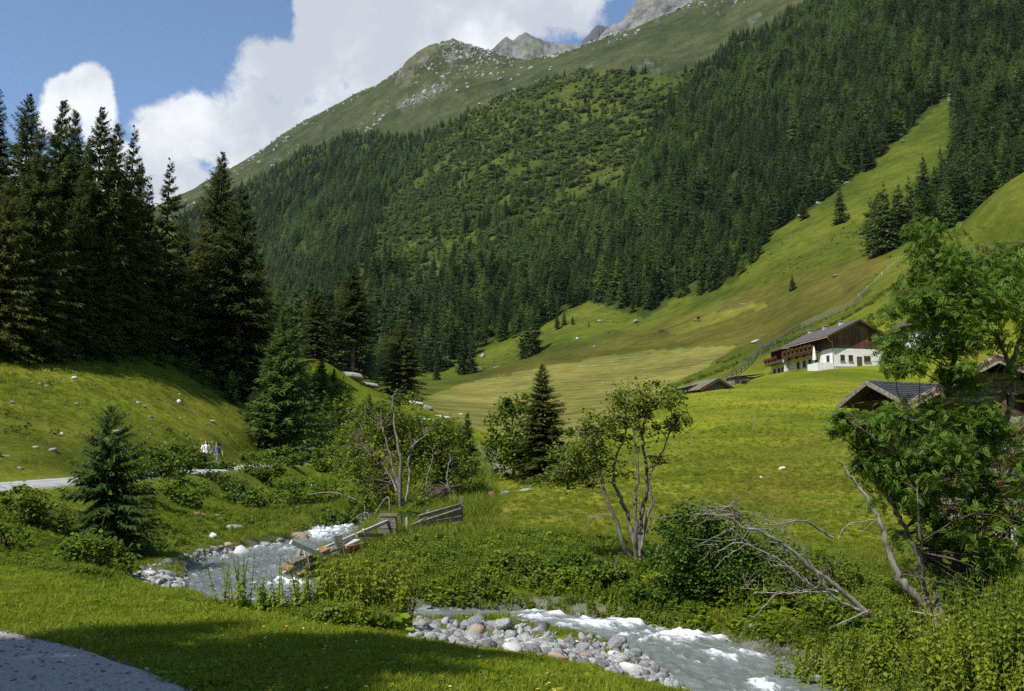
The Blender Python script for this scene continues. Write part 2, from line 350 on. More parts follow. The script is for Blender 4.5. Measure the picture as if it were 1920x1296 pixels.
fine = np.arange(-31, 31.001, .135); side1 = np.arange(-179.9, -31, 2.2); side2 = np.arange(31.5, 180, 2.2)
PHI = np.radians(np.concatenate([side1, fine, side2, [179.9]])); RR = np.exp(np.linspace(math.log(1.3), math.log(3300), 560))
PG, RG = np.meshgrid(PHI, RR); TX, TY = RG * np.sin(PG), RG * np.cos(PG); TZ = ground(TX, TY)
nr, nc = TX.shape
TPX, TPY = proj(TX, np.where(TY > .3, TY, 1e-3), TZ); TPX = np.where(TY > .3, TPX, -9999); TPY = np.where(TY > .3, TPY, -9999)
# --- land cover colours (base colour by region)
TL_X = [-400,330,430,500,560,640,700,760,830,870,930,1000,1090,1150,1280,1330,1380,1450,1520,1700,1920,2600]
TL_Y = [800,415,362,325,288,258,250,255,235,215,185,158,132,134,138,118,80,45,5,-100,-230,-500]
FIELD = [(775,756),(870,718),(1000,690),(1150,665),(1378,646),(1335,690),(1250,722),(1290,745),(1180,800),(1080,870),(900,880),(840,810)]
BROWN = [(800,738),(870,706),(1000,668),(1120,640),(1240,606),(1300,588),(1450,525),(1600,478),(1665,485),(1610,560),(1430,650),(1378,647),(1150,665),(1000,690),(870,718)]
MOWN2 = [(1250,618),(1330,590),(1432,566),(1440,574),(1340,606),(1260,628)]
FOREST = [(330,415),(430,362),(500,325),(560,288),(640,258),(700,250),(760,255),(830,235),(870,215),(930,185),(1000,158),(1090,132),(1280,138),(1330,118),(1380,80),(1450,45),(1520,5),(1700,-100),(1920,-230),(2600,-500),(2600,250),(1920,375),(1790,455),(1650,485),(1612,478),(1660,458),(1720,420),(1765,360),(1800,330),(1792,258),(1785,178),(1700,250),(1640,304),(1540,380),(1500,404),(1440,444),(1420,478),(1380,525),(1330,550),(1270,560),(1210,596),(1100,566),(1040,596),(1000,622),(900,650),(870,674),(820,702),(650,712),(330,720)]
CLEAR = [(680,556),(760,522),(852,500),(835,540),(800,560),(720,582)]
SCRUB = [(860,225),(1000,150),(1090,128),(1300,132),(1240,230),(1170,350),(1100,440),(1000,500),(900,545),(850,500),(760,522),(690,560),(660,640),(600,590),(700,480),(745,350),(815,275)]
def lerp(c, d, w): return c * (1 - w[..., None]) + np.array(d) * w[..., None]
nz1 = fbm(TX / 9, TY / 9, 5, 61); nz2 = fbm(TX / 60, TY / 60, 5, 71); nz3 = fbm(TX / 2, TY / 2, 4, 81)
C = np.zeros((nr, nc, 3)) + np.array([.140, .168, .026])
C = lerp(C, (.200, .188, .044), np.clip(.5 + 2.4 * nz1, 0, 1) * .55)
C = lerp(C, (.150, .105, .045), sstep(nz3 + nz1, .22, .45) * .55)
mead = np.exp(-((TPX - 1130) / 190) ** 2 - ((TPY - 960) / 45) ** 2) * (TY < 60) * (TY > 20)
C = lerp(C, (.215, .195, .055), np.clip(mead * 1.1, 0, 1) * np.clip(.75 + 1.5 * nz1, 0, 1))
mead = np.exp(-((TPX - 1480) / 170) ** 2 - ((TPY - 915) / 50) ** 2) * (TY < 70) * (TY > 20)
C = lerp(C, (.185, .125, .055), np.clip(mead, 0, 1) * np.clip(.55 + 2 * nz3, 0, 1))
past = sstep(-TX - .07 * TY, 15, 18) * (TY < 160)
C = lerp(C, (.112, .128, .026), past * .85); C = lerp(C, (.165, .150, .046), past * np.clip(.3 + 2.6 * nz1, 0, 1) * .6); C = lerp(C, (.055, .07, .018), past * sstep(nz3, .08, .3) * .6)
midz = (TY > 130); wf = inpoly(TPX + 40 * nz2, TPY + 8 * nz1, FIELD) & midz & (TY < 470)
hill = np.maximum(sstep(TY, 150, 300), (TX > .385 * TY) * sstep(TY, 168, 188)); C = lerp(C, (.072, .086, .024), hill * .92)  # duller, darker base green over the far hillside and right spur
C = lerp(C, (.098, .086, .034), (inpoly(TPX + 30 * nz2, TPY + 12 * nz2, BROWN) & (TY > 230) & (TY < 560)) * np.clip(.85 + nz1, 0, 1))
C = lerp(C, (.160, .150, .052), (wf | (inpoly(TPX, TPY + 4 * nz1, MOWN2) & (TY > 300))) * 1.0)
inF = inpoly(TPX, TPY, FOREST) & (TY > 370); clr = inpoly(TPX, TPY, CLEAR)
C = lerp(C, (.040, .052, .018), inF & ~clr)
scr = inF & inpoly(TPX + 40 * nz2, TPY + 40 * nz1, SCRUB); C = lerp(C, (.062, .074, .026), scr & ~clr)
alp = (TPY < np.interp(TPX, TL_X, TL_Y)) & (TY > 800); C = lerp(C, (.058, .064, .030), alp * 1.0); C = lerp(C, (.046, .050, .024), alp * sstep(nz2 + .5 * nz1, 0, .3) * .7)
rk = np.zeros((nr, nc)); TAL = [(735,204),(800,168),(838,150),(842,160),(800,186),(760,205)]
rk = np.maximum(rk, .3 * (inpoly(TPX + 30 * nz3, TPY + 14 * nz1, TAL) & alp))
peakw = np.exp(-((TPX - 850) / 75) ** 2) * np.exp(-((TPY - 95) / 42) ** 2) * alp; rk = np.maximum(rk, .6 * sstep(peakw + 2.2 * nz1, .8, 1.3))
rk = np.maximum(rk, alp * sstep(nz1 + .8 * nz2, .44, .54) * .25)
rk = np.maximum(rk, (alp & (TPX > 1090)) * sstep(nz1 + nz2, .34, .46) * .3)
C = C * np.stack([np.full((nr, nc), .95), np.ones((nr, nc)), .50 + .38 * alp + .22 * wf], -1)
C = lerp(C, (.17, .165, .14), rk * .7)
dS, kS = stream_near(TX.ravel(), TY.ravel()); dS = dS.reshape(nr, nc); kS = kS.reshape(nr, nc); bedw = 1 - sstep(dS + .8 * nz3, STRM[kS, 3] + .35, STRM[kS, 3] + .95); bedw[dS > 1e8] = 0
C = lerp(C, (.19, .175, .15), bedw)
verge = (1 - sstep(np.abs(TX - road_line(TY)[0]), 1.7, 2.5)) * (TY < 108); C = lerp(C, (.22, .20, .15), verge * .8)
C = np.clip(C, .004, 1)
ii = np.arange(nr - 1)[:, None] * nc + np.arange(nc - 1)[None]
FQ = np.stack([ii, ii + 1, ii + nc + 1, ii + nc], -1).reshape(-1, 4)
# centre cap
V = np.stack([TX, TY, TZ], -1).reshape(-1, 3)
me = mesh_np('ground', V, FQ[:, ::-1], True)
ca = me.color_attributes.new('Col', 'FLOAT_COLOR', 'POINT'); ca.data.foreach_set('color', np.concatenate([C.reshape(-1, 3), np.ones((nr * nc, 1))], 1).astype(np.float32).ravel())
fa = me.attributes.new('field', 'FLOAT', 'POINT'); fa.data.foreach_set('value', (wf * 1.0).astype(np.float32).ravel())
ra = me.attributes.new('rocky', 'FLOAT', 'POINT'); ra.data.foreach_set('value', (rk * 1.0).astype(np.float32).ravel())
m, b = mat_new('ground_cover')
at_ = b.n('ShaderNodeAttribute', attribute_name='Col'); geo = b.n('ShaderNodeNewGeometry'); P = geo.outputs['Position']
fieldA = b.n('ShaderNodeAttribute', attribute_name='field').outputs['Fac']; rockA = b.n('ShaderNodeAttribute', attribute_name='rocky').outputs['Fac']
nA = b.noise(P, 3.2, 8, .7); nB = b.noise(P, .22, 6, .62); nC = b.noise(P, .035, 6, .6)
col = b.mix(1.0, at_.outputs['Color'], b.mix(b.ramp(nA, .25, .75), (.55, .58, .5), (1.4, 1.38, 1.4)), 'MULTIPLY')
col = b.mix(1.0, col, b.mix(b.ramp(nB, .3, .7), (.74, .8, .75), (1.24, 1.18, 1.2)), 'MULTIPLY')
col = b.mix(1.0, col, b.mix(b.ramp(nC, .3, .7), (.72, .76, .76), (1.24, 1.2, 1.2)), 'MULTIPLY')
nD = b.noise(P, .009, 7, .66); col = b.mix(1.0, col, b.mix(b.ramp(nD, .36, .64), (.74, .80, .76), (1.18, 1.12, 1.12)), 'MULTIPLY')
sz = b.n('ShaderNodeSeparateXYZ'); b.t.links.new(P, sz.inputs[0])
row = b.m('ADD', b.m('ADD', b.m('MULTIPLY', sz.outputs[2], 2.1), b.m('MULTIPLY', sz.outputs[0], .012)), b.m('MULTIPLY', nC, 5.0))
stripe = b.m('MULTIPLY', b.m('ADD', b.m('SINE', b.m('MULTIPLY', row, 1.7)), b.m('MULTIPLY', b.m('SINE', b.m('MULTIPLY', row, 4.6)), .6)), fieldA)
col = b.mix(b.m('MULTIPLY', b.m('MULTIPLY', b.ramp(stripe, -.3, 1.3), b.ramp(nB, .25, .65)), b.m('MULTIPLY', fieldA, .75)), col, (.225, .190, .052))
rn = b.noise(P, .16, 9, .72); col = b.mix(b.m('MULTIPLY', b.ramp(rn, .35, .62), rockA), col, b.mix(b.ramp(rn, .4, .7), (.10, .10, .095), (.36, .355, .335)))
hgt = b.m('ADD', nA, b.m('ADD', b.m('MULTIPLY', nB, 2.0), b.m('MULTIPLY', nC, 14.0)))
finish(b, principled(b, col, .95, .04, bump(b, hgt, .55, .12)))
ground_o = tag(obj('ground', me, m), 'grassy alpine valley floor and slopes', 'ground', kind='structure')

# --- mountain tops that stand behind the ridge
def peak(name, pts, depth, base_py, mat, seed):
    P0 = np.array(pts, float); xs = np.linspace(P0[0, 0], P0[-1, 0], 120); ty = np.interp(xs, P0[:, 0], P0[:, 1]) + 9 * fbm(xs / 14, xs * 0 + seed, 4, seed, .6)
    rows = 46; V = np.zeros((rows, 120, 3))
    for j in range(rows):
        f = j / (rows - 1)
        yy = ty + (base_py - ty) * np.minimum(f * 1.5, 1) if f < .67 else None
        if f < .67: D = depth - (base_py - ty) * 1.1 * (f / .67); py = ty + (base_py - ty) * f / .67
        else: g = (f - .67) / .33; D = depth + 500 * g; py = ty + (base_py - ty) * g
        q = at(xs, py, D); amp = 26 * min(1, f * 6)
        q[:, 1] += amp * fbm(q[:, 0] / 38, q[:, 2] / 38, 5, seed + 3, .62) * 1.6; q[:, 2] += amp * .5 * fbm(q[:, 0] / 30, q[:, 2] / 22, 4, seed + 9, .6)
        V[j] = q
    order = list(range(int(rows * .67), -1, -1))
    order = [j for j in range(rows) if j / (rows - 1) < .67][::-1] + [j for j in range(rows) if j / (rows - 1) >= .67]
    V = V[order]; i2 = np.arange(rows - 1)[:, None] * 120 + np.arange(119)[None]
    me = mesh_np(name, V.reshape(-1, 3), np.stack([i2, i2 + 1, i2 + 121, i2 + 120], -1).reshape(-1, 4), False)
    return tag(obj(name, me, mat), kind='structure')
m, b = mat_new('crag'); geo = b.n('ShaderNodeNewGeometry'); P = geo.outputs['Position']; n0 = b.noise(P, .03, 9, .68); n1_ = b.noise(P, .011, 5, .6)
sn = b.n('ShaderNodeSeparateXYZ'); b.t.links.new(geo.outputs['Normal'], sn.inputs[0])
col = b.mix(b.ramp(n0, .36, .64), (.085, .083, .08), (.215, .21, .20)); col = b.mix(b.m('MULTIPLY', b.ramp(n1_, .42, .60), b.ramp(sn.outputs[2], .35, .7)), col, (.13, .135, .07))
finish(b, principled(b, col, .95, .1, bump(b, n0, .9, 6.0))); M['crag'] = m
m, b = mat_new('grassy_crag'); geo = b.n('ShaderNodeNewGeometry'); P = geo.outputs['Position']; n0 = b.noise(P, .05, 9, .68); n1_ = b.noise(P, .02, 6, .62)
col = b.mix(b.ramp(n0, .42, .62), (.085, .088, .045), (.12, .115, .06)); col = b.mix(b.ramp(n1_, .50, .62), col, b.mix(b.ramp(n0, .4, .6), (.12, .118, .11), (.27, .265, .25)))
finish(b, principled(b, col, .95, .1, bump(b, n0, .9, 6.0))); M['crag_grass'] = m
peak('rocky_peak', [(880,125),(905,108),(922,92),(938,78),(950,67),(962,74),(975,66),(987,61),(1003,70),(1020,76),(1040,80),(1062,80),(1085,86),(1110,100)], 1990, 200, M['crag'], 5)
peak('rocky_peak', [(1120,80),(1128,62),(1145,48),(1165,40),(1180,18),(1200,-6),(1240,-30),(1300,-60),(1380,-110),(1480,-190)], 2150, 150, M['crag'], 15)
m, b = mat_new('far_crag'); geo = b.n('ShaderNodeNewGeometry'); n0 = b.noise(geo.outputs['Position'], .02, 8, .65)
finish(b, principled(b, b.mix(n0, (.05, .055, .07), (.11, .115, .13)), .95, .1, bump(b, n0, .8, 6.0)))
peak('rocky_peak', [(725,190),(742,150),(760,118),(778,103),(792,92),(806,86),(822,83),(836,76),(848,71),(858,77),(872,86),(884,94),(897,98),(912,106),(925,130),(938,165)], 1772, 200, M['crag_grass'], 35)
peak('dark_peak', [(1070,100),(1095,74),(1110,56),(1122,48),(1135,50),(1160,60),(1190,90)], 2650, 140, m, 25)

# --- road across the valley side and gravel path in front
def strip(name, xs, zc, mat):
    n, k = xs.shape[:2]; i2 = np.arange(n - 1)[:, None] * k + np.arange(k - 1)[None]
    return obj(name, mesh_np(name, xs.reshape(-1, 3), np.stack([i2, i2 + 1, i2 + k + 1, i2 + k], -1).reshape(-1, 4), True), mat)
m, b = mat_new('pale_asphalt'); geo = b.n('ShaderNodeNewGeometry'); P = geo.outputs['Position']; n0 = b.noise(P, 1.3, 6, .6); n1_ = b.noise(P, 30, 4, .6)
cr = b.n('ShaderNodeSeparateXYZ'); b.t.links.new(P, cr.inputs[0]); off = b.m('ADD', b.m('SUBTRACT', cr.outputs[0], -ROAD_B), b.m('MULTIPLY', cr.outputs[1], -ROAD_U))
col = b.mix(b.ramp(n0, .3, .7), (.27, .265, .25), (.40, .39, .37)); col = b.mix(b.m('MULTIPLY', b.ramp(b.m('ABSOLUTE', b.m('ADD', off, b.m('MULTIPLY', b.m('SUBTRACT', n0, .5), .5))), .16, .05), .6), col, (.16, .16, .12))
finish(b, principled(b, col, .9, .2, bump(b, n1_, .3, .01)))
ys = np.linspace(-50, 108, 240); offs = np.linspace(-1.55, 1.55, 9)
rx, rz = road_line(ys); RV = np.stack([rx[:, None] + offs, ys[:, None] + 0 * offs, rz[:, None] + .03 - .03 * offs ** 2 / 2.4 + 0 * ys[:, None]], -1); RV[:, 0, 2] -= .12; RV[:, -1, 2] -= .12
tag(strip('road', RV, None, m), kind='structure')
m, b = mat_new('path_gravel'); geo = b.n('ShaderNodeNewGeometry'); P = geo.outputs['Position']; n0 = b.noise(P, 2.0, 6, .6); vo = b.n('ShaderNodeTexVoronoi'); b.put(vo.inputs['Vector'], P); vo.inputs['Scale'].default_value = 34
col = b.mix(vo.outputs['Color'], (.21, .20, .185), (.46, .44, .41)); col = b.mix(b.ramp(n0, .3, .7), col, (.34, .325, .30)); hh = b.m('ADD', vo.outputs['Distance'], b.m('MULTIPLY', b.noise(P, 60, 3, .6), .5))
finish(b, principled(b, col, .95, .15, bump(b, hh, .7, .02)))
PE = smooth_line([(-1.6,-8),(-1.4,0),(-1.5,4),(-1.95,6.6),(-2.3,7.5),(-3.25,8.6),(-4.3,9.8),(-5.7,10.9),(-8.4,12.0),(-11.5,12.6)], 170)
PW = smooth_line([(-6,-8),(-6,0),(-6.2,3),(-6.8,5),(-7.4,6.4),(-8.0,7.4),(-8.8,8.0),(-9.6,8.6),(-10.6,9.0),(-12.5,9.3)], 170)
PATH_EDGE = PE
tt = np.linspace(0, 1, 44)[None, :, None]; PV2 = PE[:, None] * (1 - tt) + PW[:, None] * tt
PV2[:, 0] += .12 * np.stack([fbm(PE[:, 0] * 3, PE[:, 1] * 3, 3, 91), fbm(PE[:, 0] * 3, PE[:, 1] * 3, 3, 92)], -1) * 2
pz = ground(PV2[..., 0], PV2[..., 1]) + .035; pz[:, 0] -= .05; pz[:, -1] -= .05
tag(strip('path', np.concatenate([PV2, pz[..., None]], -1), None, m), kind='structure')
def on_path(x, y):
    e = np.interp(y, PE[:100, 1], PE[:100, 0]); r = (x < e) & (y < 9.8); poly = [tuple(p) for p in PE[::6]] + [tuple(p) for p in PW[::-6]]
    return inpoly(x, y, poly)

# --- stream
nS, nA_ = 900, 64
T2 = np.gradient(STRM[:, :2], axis=0); T2 /= np.linalg.norm(T2, axis=1)[:, None]; N2 = np.stack([T2[:, 1], -T2[:, 0]], -1)
arc = np.concatenate([[0], np.cumsum(np.linalg.norm(np.diff(STRM[:, :2], axis=0), axis=1))])
sel = (arc > 0); uq = np.linspace(0, 1, 2200); si = np.interp(np.linspace(0, arc[-1], 2200), arc, np.arange(900)); si0 = si.astype(int).clip(0, 898); sf = (si - si0)[:, None]
SS = STRM[si0] * (1 - sf) + STRM[si0 + 1] * sf; NN = N2[si0] * (1 - sf) + N2[si0 + 1] * sf; aq = np.linspace(0, arc[-1], 2200)
w = np.linspace(-1, 1, nA_)[None]; hw = SS[:, 3:4] + .5
WX = SS[:, 0:1] + NN[:, 0:1] * w * hw; WY = SS[:, 1:2] + NN[:, 1:2] * w * hw
A2 = aq[:, None] + .5 * fbm(WX / .9, WY / .9, 3, 101); cross = w * hw
wpx, wpy = proj(WX, WY, SS[:, 2:3] + 0 * w)
rap = np.zeros_like(WX)
for cx, cy, rx_, ry_, am in [(535,1097,80,10,1.0),(560,1152,70,12,.7),(480,1022,60,14,.9),(545,1030,40,12,.7),(430,1050,40,12,.5),(600,1000,50,20,.9),(1010,1158,70,12,1.0),(1130,1174,110,13,1.15),(1270,1196,110,15,1.1),(1380,1232,90,22,.7),(960,1178,60,8,.8),(820,1148,60,6,.5),(1440,1290,60,25,.9),(640,985,40,20,.9),(500,1130,60,12,.7),(935,900,40,12,1.0)]:
    rap = np.maximum(rap, am * np.exp(-((wpx - cx) / rx_) ** 2 - ((wpy - cy) / ry_) ** 2))
rap = np.maximum(rap, .35 * (aq[:, None] > 62))
edge = np.abs(w) * np.ones_like(WX)
f1 = fbm(A2 / .55, cross / .28, 5, 111, .6); f2 = fbm(A2 / .16, cross / .10, 4, 121, .6)
f3 = fbm(A2 / .07, cross / .05, 3, 125, .6)
WZ = SS[:, 2:3] + (.018 + .09 * rap) * f1 * 2.2 + (.006 + .07 * rap) * f2 * 2 + (.003 + .03 * rap) * f3 * 2 + .05 * rap
foam = np.clip(rap * .85 + (.25 + rap) * (f1 * 1.7 + f2 * 1.6 + f3 * .8) - .36, 0, 1)
WZ += .04 * foam * np.abs(f2) * 3
V = np.stack([WX, WY, WZ], -1).reshape(-1, 3); ii = np.arange(2199)[:, None] * nA_ + np.arange(nA_ - 1)[None]
me = mesh_np('stream_water', V, np.stack([ii, ii + 1, ii + nA_ + 1, ii + nA_], -1).reshape(-1, 4)[:, ::-1], True)
fo = me.attributes.new('foam', 'FLOAT', 'POINT'); fo.data.foreach_set('value', foam.astype(np.float32).ravel())
fl = me.attributes.new('flow', 'FLOAT_VECTOR', 'POINT'); fl.data.foreach_set('vector', np.stack([A2, cross, 0 * A2], -1).astype(np.float32).ravel())
m, b = mat_new('glacial_water'); fA = b.n('ShaderNodeAttribute', attribute_name='foam').outputs['Fac']; fV = b.n('ShaderNodeAttribute', attribute_name='flow').outputs['Vector']
s1 = b.noise(b.vmul(fV, (3.0, 9.0, 1)), 1.0, 7, .65, .6); s2 = b.noise(b.vmul(fV, (9.0, 22.0, 1)), 1.0, 5, .65, .4)
ff = b.ramp(b.m('ADD', fA, b.m('ADD', b.m('MULTIPLY', b.m('SUBTRACT', s1, .5), 1.3), b.m('MULTIPLY', b.m('SUBTRACT', s2, .5), 1.2))), .12, .85)
col = b.mix(ff, b.mix(s1, (.108, .124, .112), (.190, .208, .192)), (.66, .69, .70)); rg = b.m('ADD', b.m('MULTIPLY', ff, .6), .1)
finish(b, principled(b, col, rg, .5, bump(b, b.m('ADD', s1, b.m('MULTIPLY', s2, .6)), .45, .05)))
tag(obj('stream', me, m), kind='structure')
# ------------------------------------------------------------------ plant shapes
def rotm(yaw, pitch, roll):
    cy_, sy = np.cos(yaw), np.sin(yaw); cp_, sp_ = np.cos(pitch), np.sin(pitch); cr_, sr = np.cos(roll), np.sin(roll)
    return np.stack([np.stack([cy_ * cp_, cy_ * sp_ * sr - sy * cr_, cy_ * sp_ * cr_ + sy * sr], -1),
                     np.stack([sy * cp_, sy * sp_ * sr + cy_ * cr_, sy * sp_ * cr_ - cy_ * sr], -1),
                     np.stack([-sp_, cp_ * sr, cp_ * cr_], -1)], -2)
def scatter(tv, tf, P, yaw, pitch, roll, sc):
    tv = np.asarray(tv, float); tf = np.asarray(tf); n = len(P); Rm = rotm(yaw, pitch, roll)
    V = np.einsum('nij,kj->nki', Rm, tv) * np.asarray(sc)[:, None, None] + np.asarray(P)[:, None]
    Fq = tf[None] + (np.arange(n) * len(tv))[:, None, None]
    return V.reshape(-1, 3), Fq.reshape(-1, tf.shape[1])
def conifer(seed, H, Rb, nwh, nbr, ntw, tw, droop=.35, base=.04, sparse=0., power=.8, fan=2, wid=1.0):
    """crown of many small needle sprays on drooping branches: returns V, F(quads)"""
    g = np.random.default_rng(seed); zf = np.linspace(base, .985, nwh); zf = zf + g.normal(0, .25 / nwh, nwh)
    Zf = np.repeat(zf, nbr) + g.uniform(-.5, .5, nwh * nbr) / nwh; n = len(Zf); azm = g.uniform(0, 2 * np.pi, n)
    side = 1 + .22 * np.sin(azm + seed) + .1 * np.sin(3 * azm + 2 * seed)
    L = Rb * np.clip(1 - Zf, .01, 1) ** power * g.uniform(.62, 1.12, n) * side * np.where(Zf < base + .1, .85, 1); L = np.maximum(L, .006 * H)
    if sparse: keep = g.random(n) > sparse; Zf, azm, L = Zf[keep], azm[keep], L[keep]; n = len(Zf)
    a = .05 + .75 * Zf ** 2.2; d = droop * (1.25 - Zf)
    s = np.linspace(.12, 1, ntw)[None] + g.uniform(-.4, .4, (n, ntw)) / ntw; s = np.clip(s, .05, 1)
    def curve(s): rad = s * L[:, None]; z = Zf[:, None] * H + L[:, None] * (a[:, None] * s - d[:, None] * s ** 1.4 + .16 * s ** 3); return rad, z
    rad, z = curve(s); ca, sa = np.cos(azm)[:, None], np.sin(azm)[:, None]
    Vs = []
    for k in range(fan):
        sg = 1 if k % 2 == 0 else -1; ang = g.uniform(.35, 1.15, s.shape) * sg if k < 2 else g.uniform(-.3, .3, s.shape)
        tl = tw * H * .1 * (1.15 - .5 * s) * g.uniform(.6, 1.3, s.shape) * np.clip(.16 + (1 - Zf[:, None]) * 1.5, .16, 1)
        dz = g.uniform(-.75, .02, s.shape) if k < 2 else g.uniform(-1.1, -.5, s.shape)
        dx, dy = np.cos(ang), np.sin(ang); nn = np.sqrt(dx ** 2 + dy ** 2 + dz ** 2); dx, dy, dz = dx / nn, dy / nn, dz / nn
        bx, by, bz = rad * ca, rad * sa, z; D = np.stack([dx * ca - dy * sa, dx * sa + dy * ca, dz], -1); B = np.stack([bx, by, bz], -1)
        wv = np.cross(D, g.normal(0, 1, D.shape) * .45 + np.array([0, 0, 1.0])); wv /= np.linalg.norm(wv, axis=-1, keepdims=True) + 1e-6
        wd = (tl * g.uniform(.07, .13, s.shape) * wid)[..., None]; Lt = tl[..., None]
        q = np.stack([B, B + D * Lt * .45 + wv * wd, B + D * Lt, B + D * Lt * .5 - wv * wd], -2); Vs.append(q.reshape(-1, 4, 3))
    V = np.concatenate(Vs); nq = len(V)
    # leader shoot
    return V.reshape(-1, 3), np.arange(nq * 4).reshape(-1, 4)
def trunk_mesh(name, H, r, n=7, wob=.0, seed=0):
    g = np.random.default_rng(seed); zs = np.linspace(-.25, H * .985, 9); P = np.stack([wob * g.normal(0, 1, 9).cumsum() * .2, wob * g.normal(0, 1, 9).cumsum() * .2, zs], -1)
    V, F = tube_np(P, np.linspace(r, r * .07, 9) * np.array([1.35] + [1] * 8), n); return mesh_np(name, V, F, True)
def conifer_obj(name, seed, H, Rb, mat, trunk_r=None, **kw):
    V, F = conifer(seed, H, Rb, **kw); root = empty(name)
    t = obj('trunk', trunk_mesh('trunk', H, trunk_r or H * .014, 7, .03, seed), M['bark'], root)
    c = obj('crown', mesh_np('crown', V, F), mat, root); return root
LEAF = (np.array([(0, 0, 0), (.45, .28, .04), (1, 0, -.06), (.45, -.28, .04)]), np.array([(0, 1, 2, 3)]))
BROAD = (np.array([(0, 0, 0), (.15, .42, .03), (.6, .48, 0), (1, 0, -.12), (.6, -.48, 0), (.15, -.42, .03)]), np.array([(0, 1, 2, 3), (0, 3, 4, 5)]))
def pinnate(n=6):
    V = []; Fq = []
    for i in range(n):
        s = .12 + .8 * i / n
        for sg in (1, -1):
            c = np.array([s, 0, -.18 * s * s]); d = np.array([.42, sg * .9, -.18]); d /= np.linalg.norm(d); l = .34 * (1 - .35 * abs(s - .45) * 2); wv = np.array([-d[1], d[0], 0]) * .075
            k = len(V); V += [c, c + d * l * .5 + wv, c + d * l, c + d * l * .5 - wv]; Fq.append((k, k + 1, k + 2, k + 3))
    k = len(V); c = np.array([.88, 0, -.15]); V += [c, c + (.12, .07, -.02), c + (.26, 0, -.07), c + (.12, -.07, -.02)]; Fq.append((k, k + 1, k + 2, k + 3))
    return np.array(V), np.array(Fq)
PIN = pinnate()
def blob_points(n, c, r, nclump, g, tight=.2, shell=.55):
    """points in clumps spread through an ellipsoid"""
    u = g.normal(0, 1, (nclump, 3)); u /= np.linalg.norm(u, axis=1)[:, None]; q = u * (g.random((nclump, 1)) ** (1 / 3) * (1 - shell) + shell * g.random((nclump, 1)) ** .35)
    wt = g.gamma(1.2, 1, nclump) + .15; k = g.choice(nclump, n, p=wt / wt.sum()); sgm = g.uniform(.35, 1.25, nclump) * tight; p = q[k] + g.normal(0, 1, (n, 3)) * sgm[k][:, None]; return np.asarray(c) + p * np.asarray(r)
def px_ell(px, py, Y, rx, ry, dep): return at(px, py, Y), np.array([rx / F_PX * Y, dep, ry / F_PX * Y])
def px_path(pts, Y, jit=0, g=None):
    out = []
    for p in pts: out.append(at(p[0], p[1], p[2] if len(p) > 2 else Y))
    return np.array(out)
def leafy_tree(name, stems, crowns, template, leaf, matL, matB, seed, lowbase=None, twigs=26, pitch=(-.1, .9), tw_r=.008, stuff=True, twigmat=None):
    """stems: (points, r0, r1); crowns: (centre, radii, leaves, clumps)"""
    g = np.random.default_rng(seed); b0 = stems[0][0][0]; root = empty(name, tuple(b0))
    allp = []
    for i, (P, r0, r1) in enumerate(stems):
        n = max(14, len(P) * 5); Q = smooth_line(P, n); Q[1:] += g.normal(0, r0 * .25, (n - 1, 3)); V, Fq = tube_np(Q - b0, np.linspace(r0, r1, n) * g.uniform(.9, 1.1, n), 7)
        obj('trunk' if i == 0 else 'stem', mesh_np('stem', V, Fq, True), matB, root); allp.append(Q[n // 3:])
    allp = np.concatenate(allp); Ps = []; tv = []; tf = []; off = 0
    for c, r, nl, ncl in crowns:
        p = blob_points(nl, c, r, ncl, g); Ps.append(p)
        for _ in range(min(twigs, nl // 30)):
            e = p[g.integers(len(p))]; s0 = allp[np.argsort(np.linalg.norm(allp - e, axis=1) + np.maximum(0, allp[:, 2] - e[2]) * 1.5)[g.integers(3)]]
            mid = (s0 + e) / 2 + g.normal(0, .06, 3) * np.linalg.norm(e - s0) + np.array([0, 0, .08 * np.linalg.norm(e - s0)])
            V, Fq = tube_np(smooth_line([s0, mid, e], 7) - b0, np.linspace(tw_r * 1.8, tw_r * .5, 7), 4); tv.append(V); tf.append(Fq + off); off += len(V)
    if tv: obj('twig_network', mesh_np('twigs', np.concatenate(tv), np.concatenate(tf), True), twigmat or M['bark'], root)['kind'] = 'stuff'
    if Ps:
        P = np.concatenate(Ps); n = len(P); V, Fq = scatter(*template, P - b0, g.uniform(0, 2 * np.pi, n), g.uniform(*pitch, n), g.normal(0, .5, n), leaf * g.uniform(.6, 1.25, n))
        cr = obj('crown', mesh_np('crown', V, Fq), matL, root)
        if stuff: cr['kind'] = 'stuff'
    return root

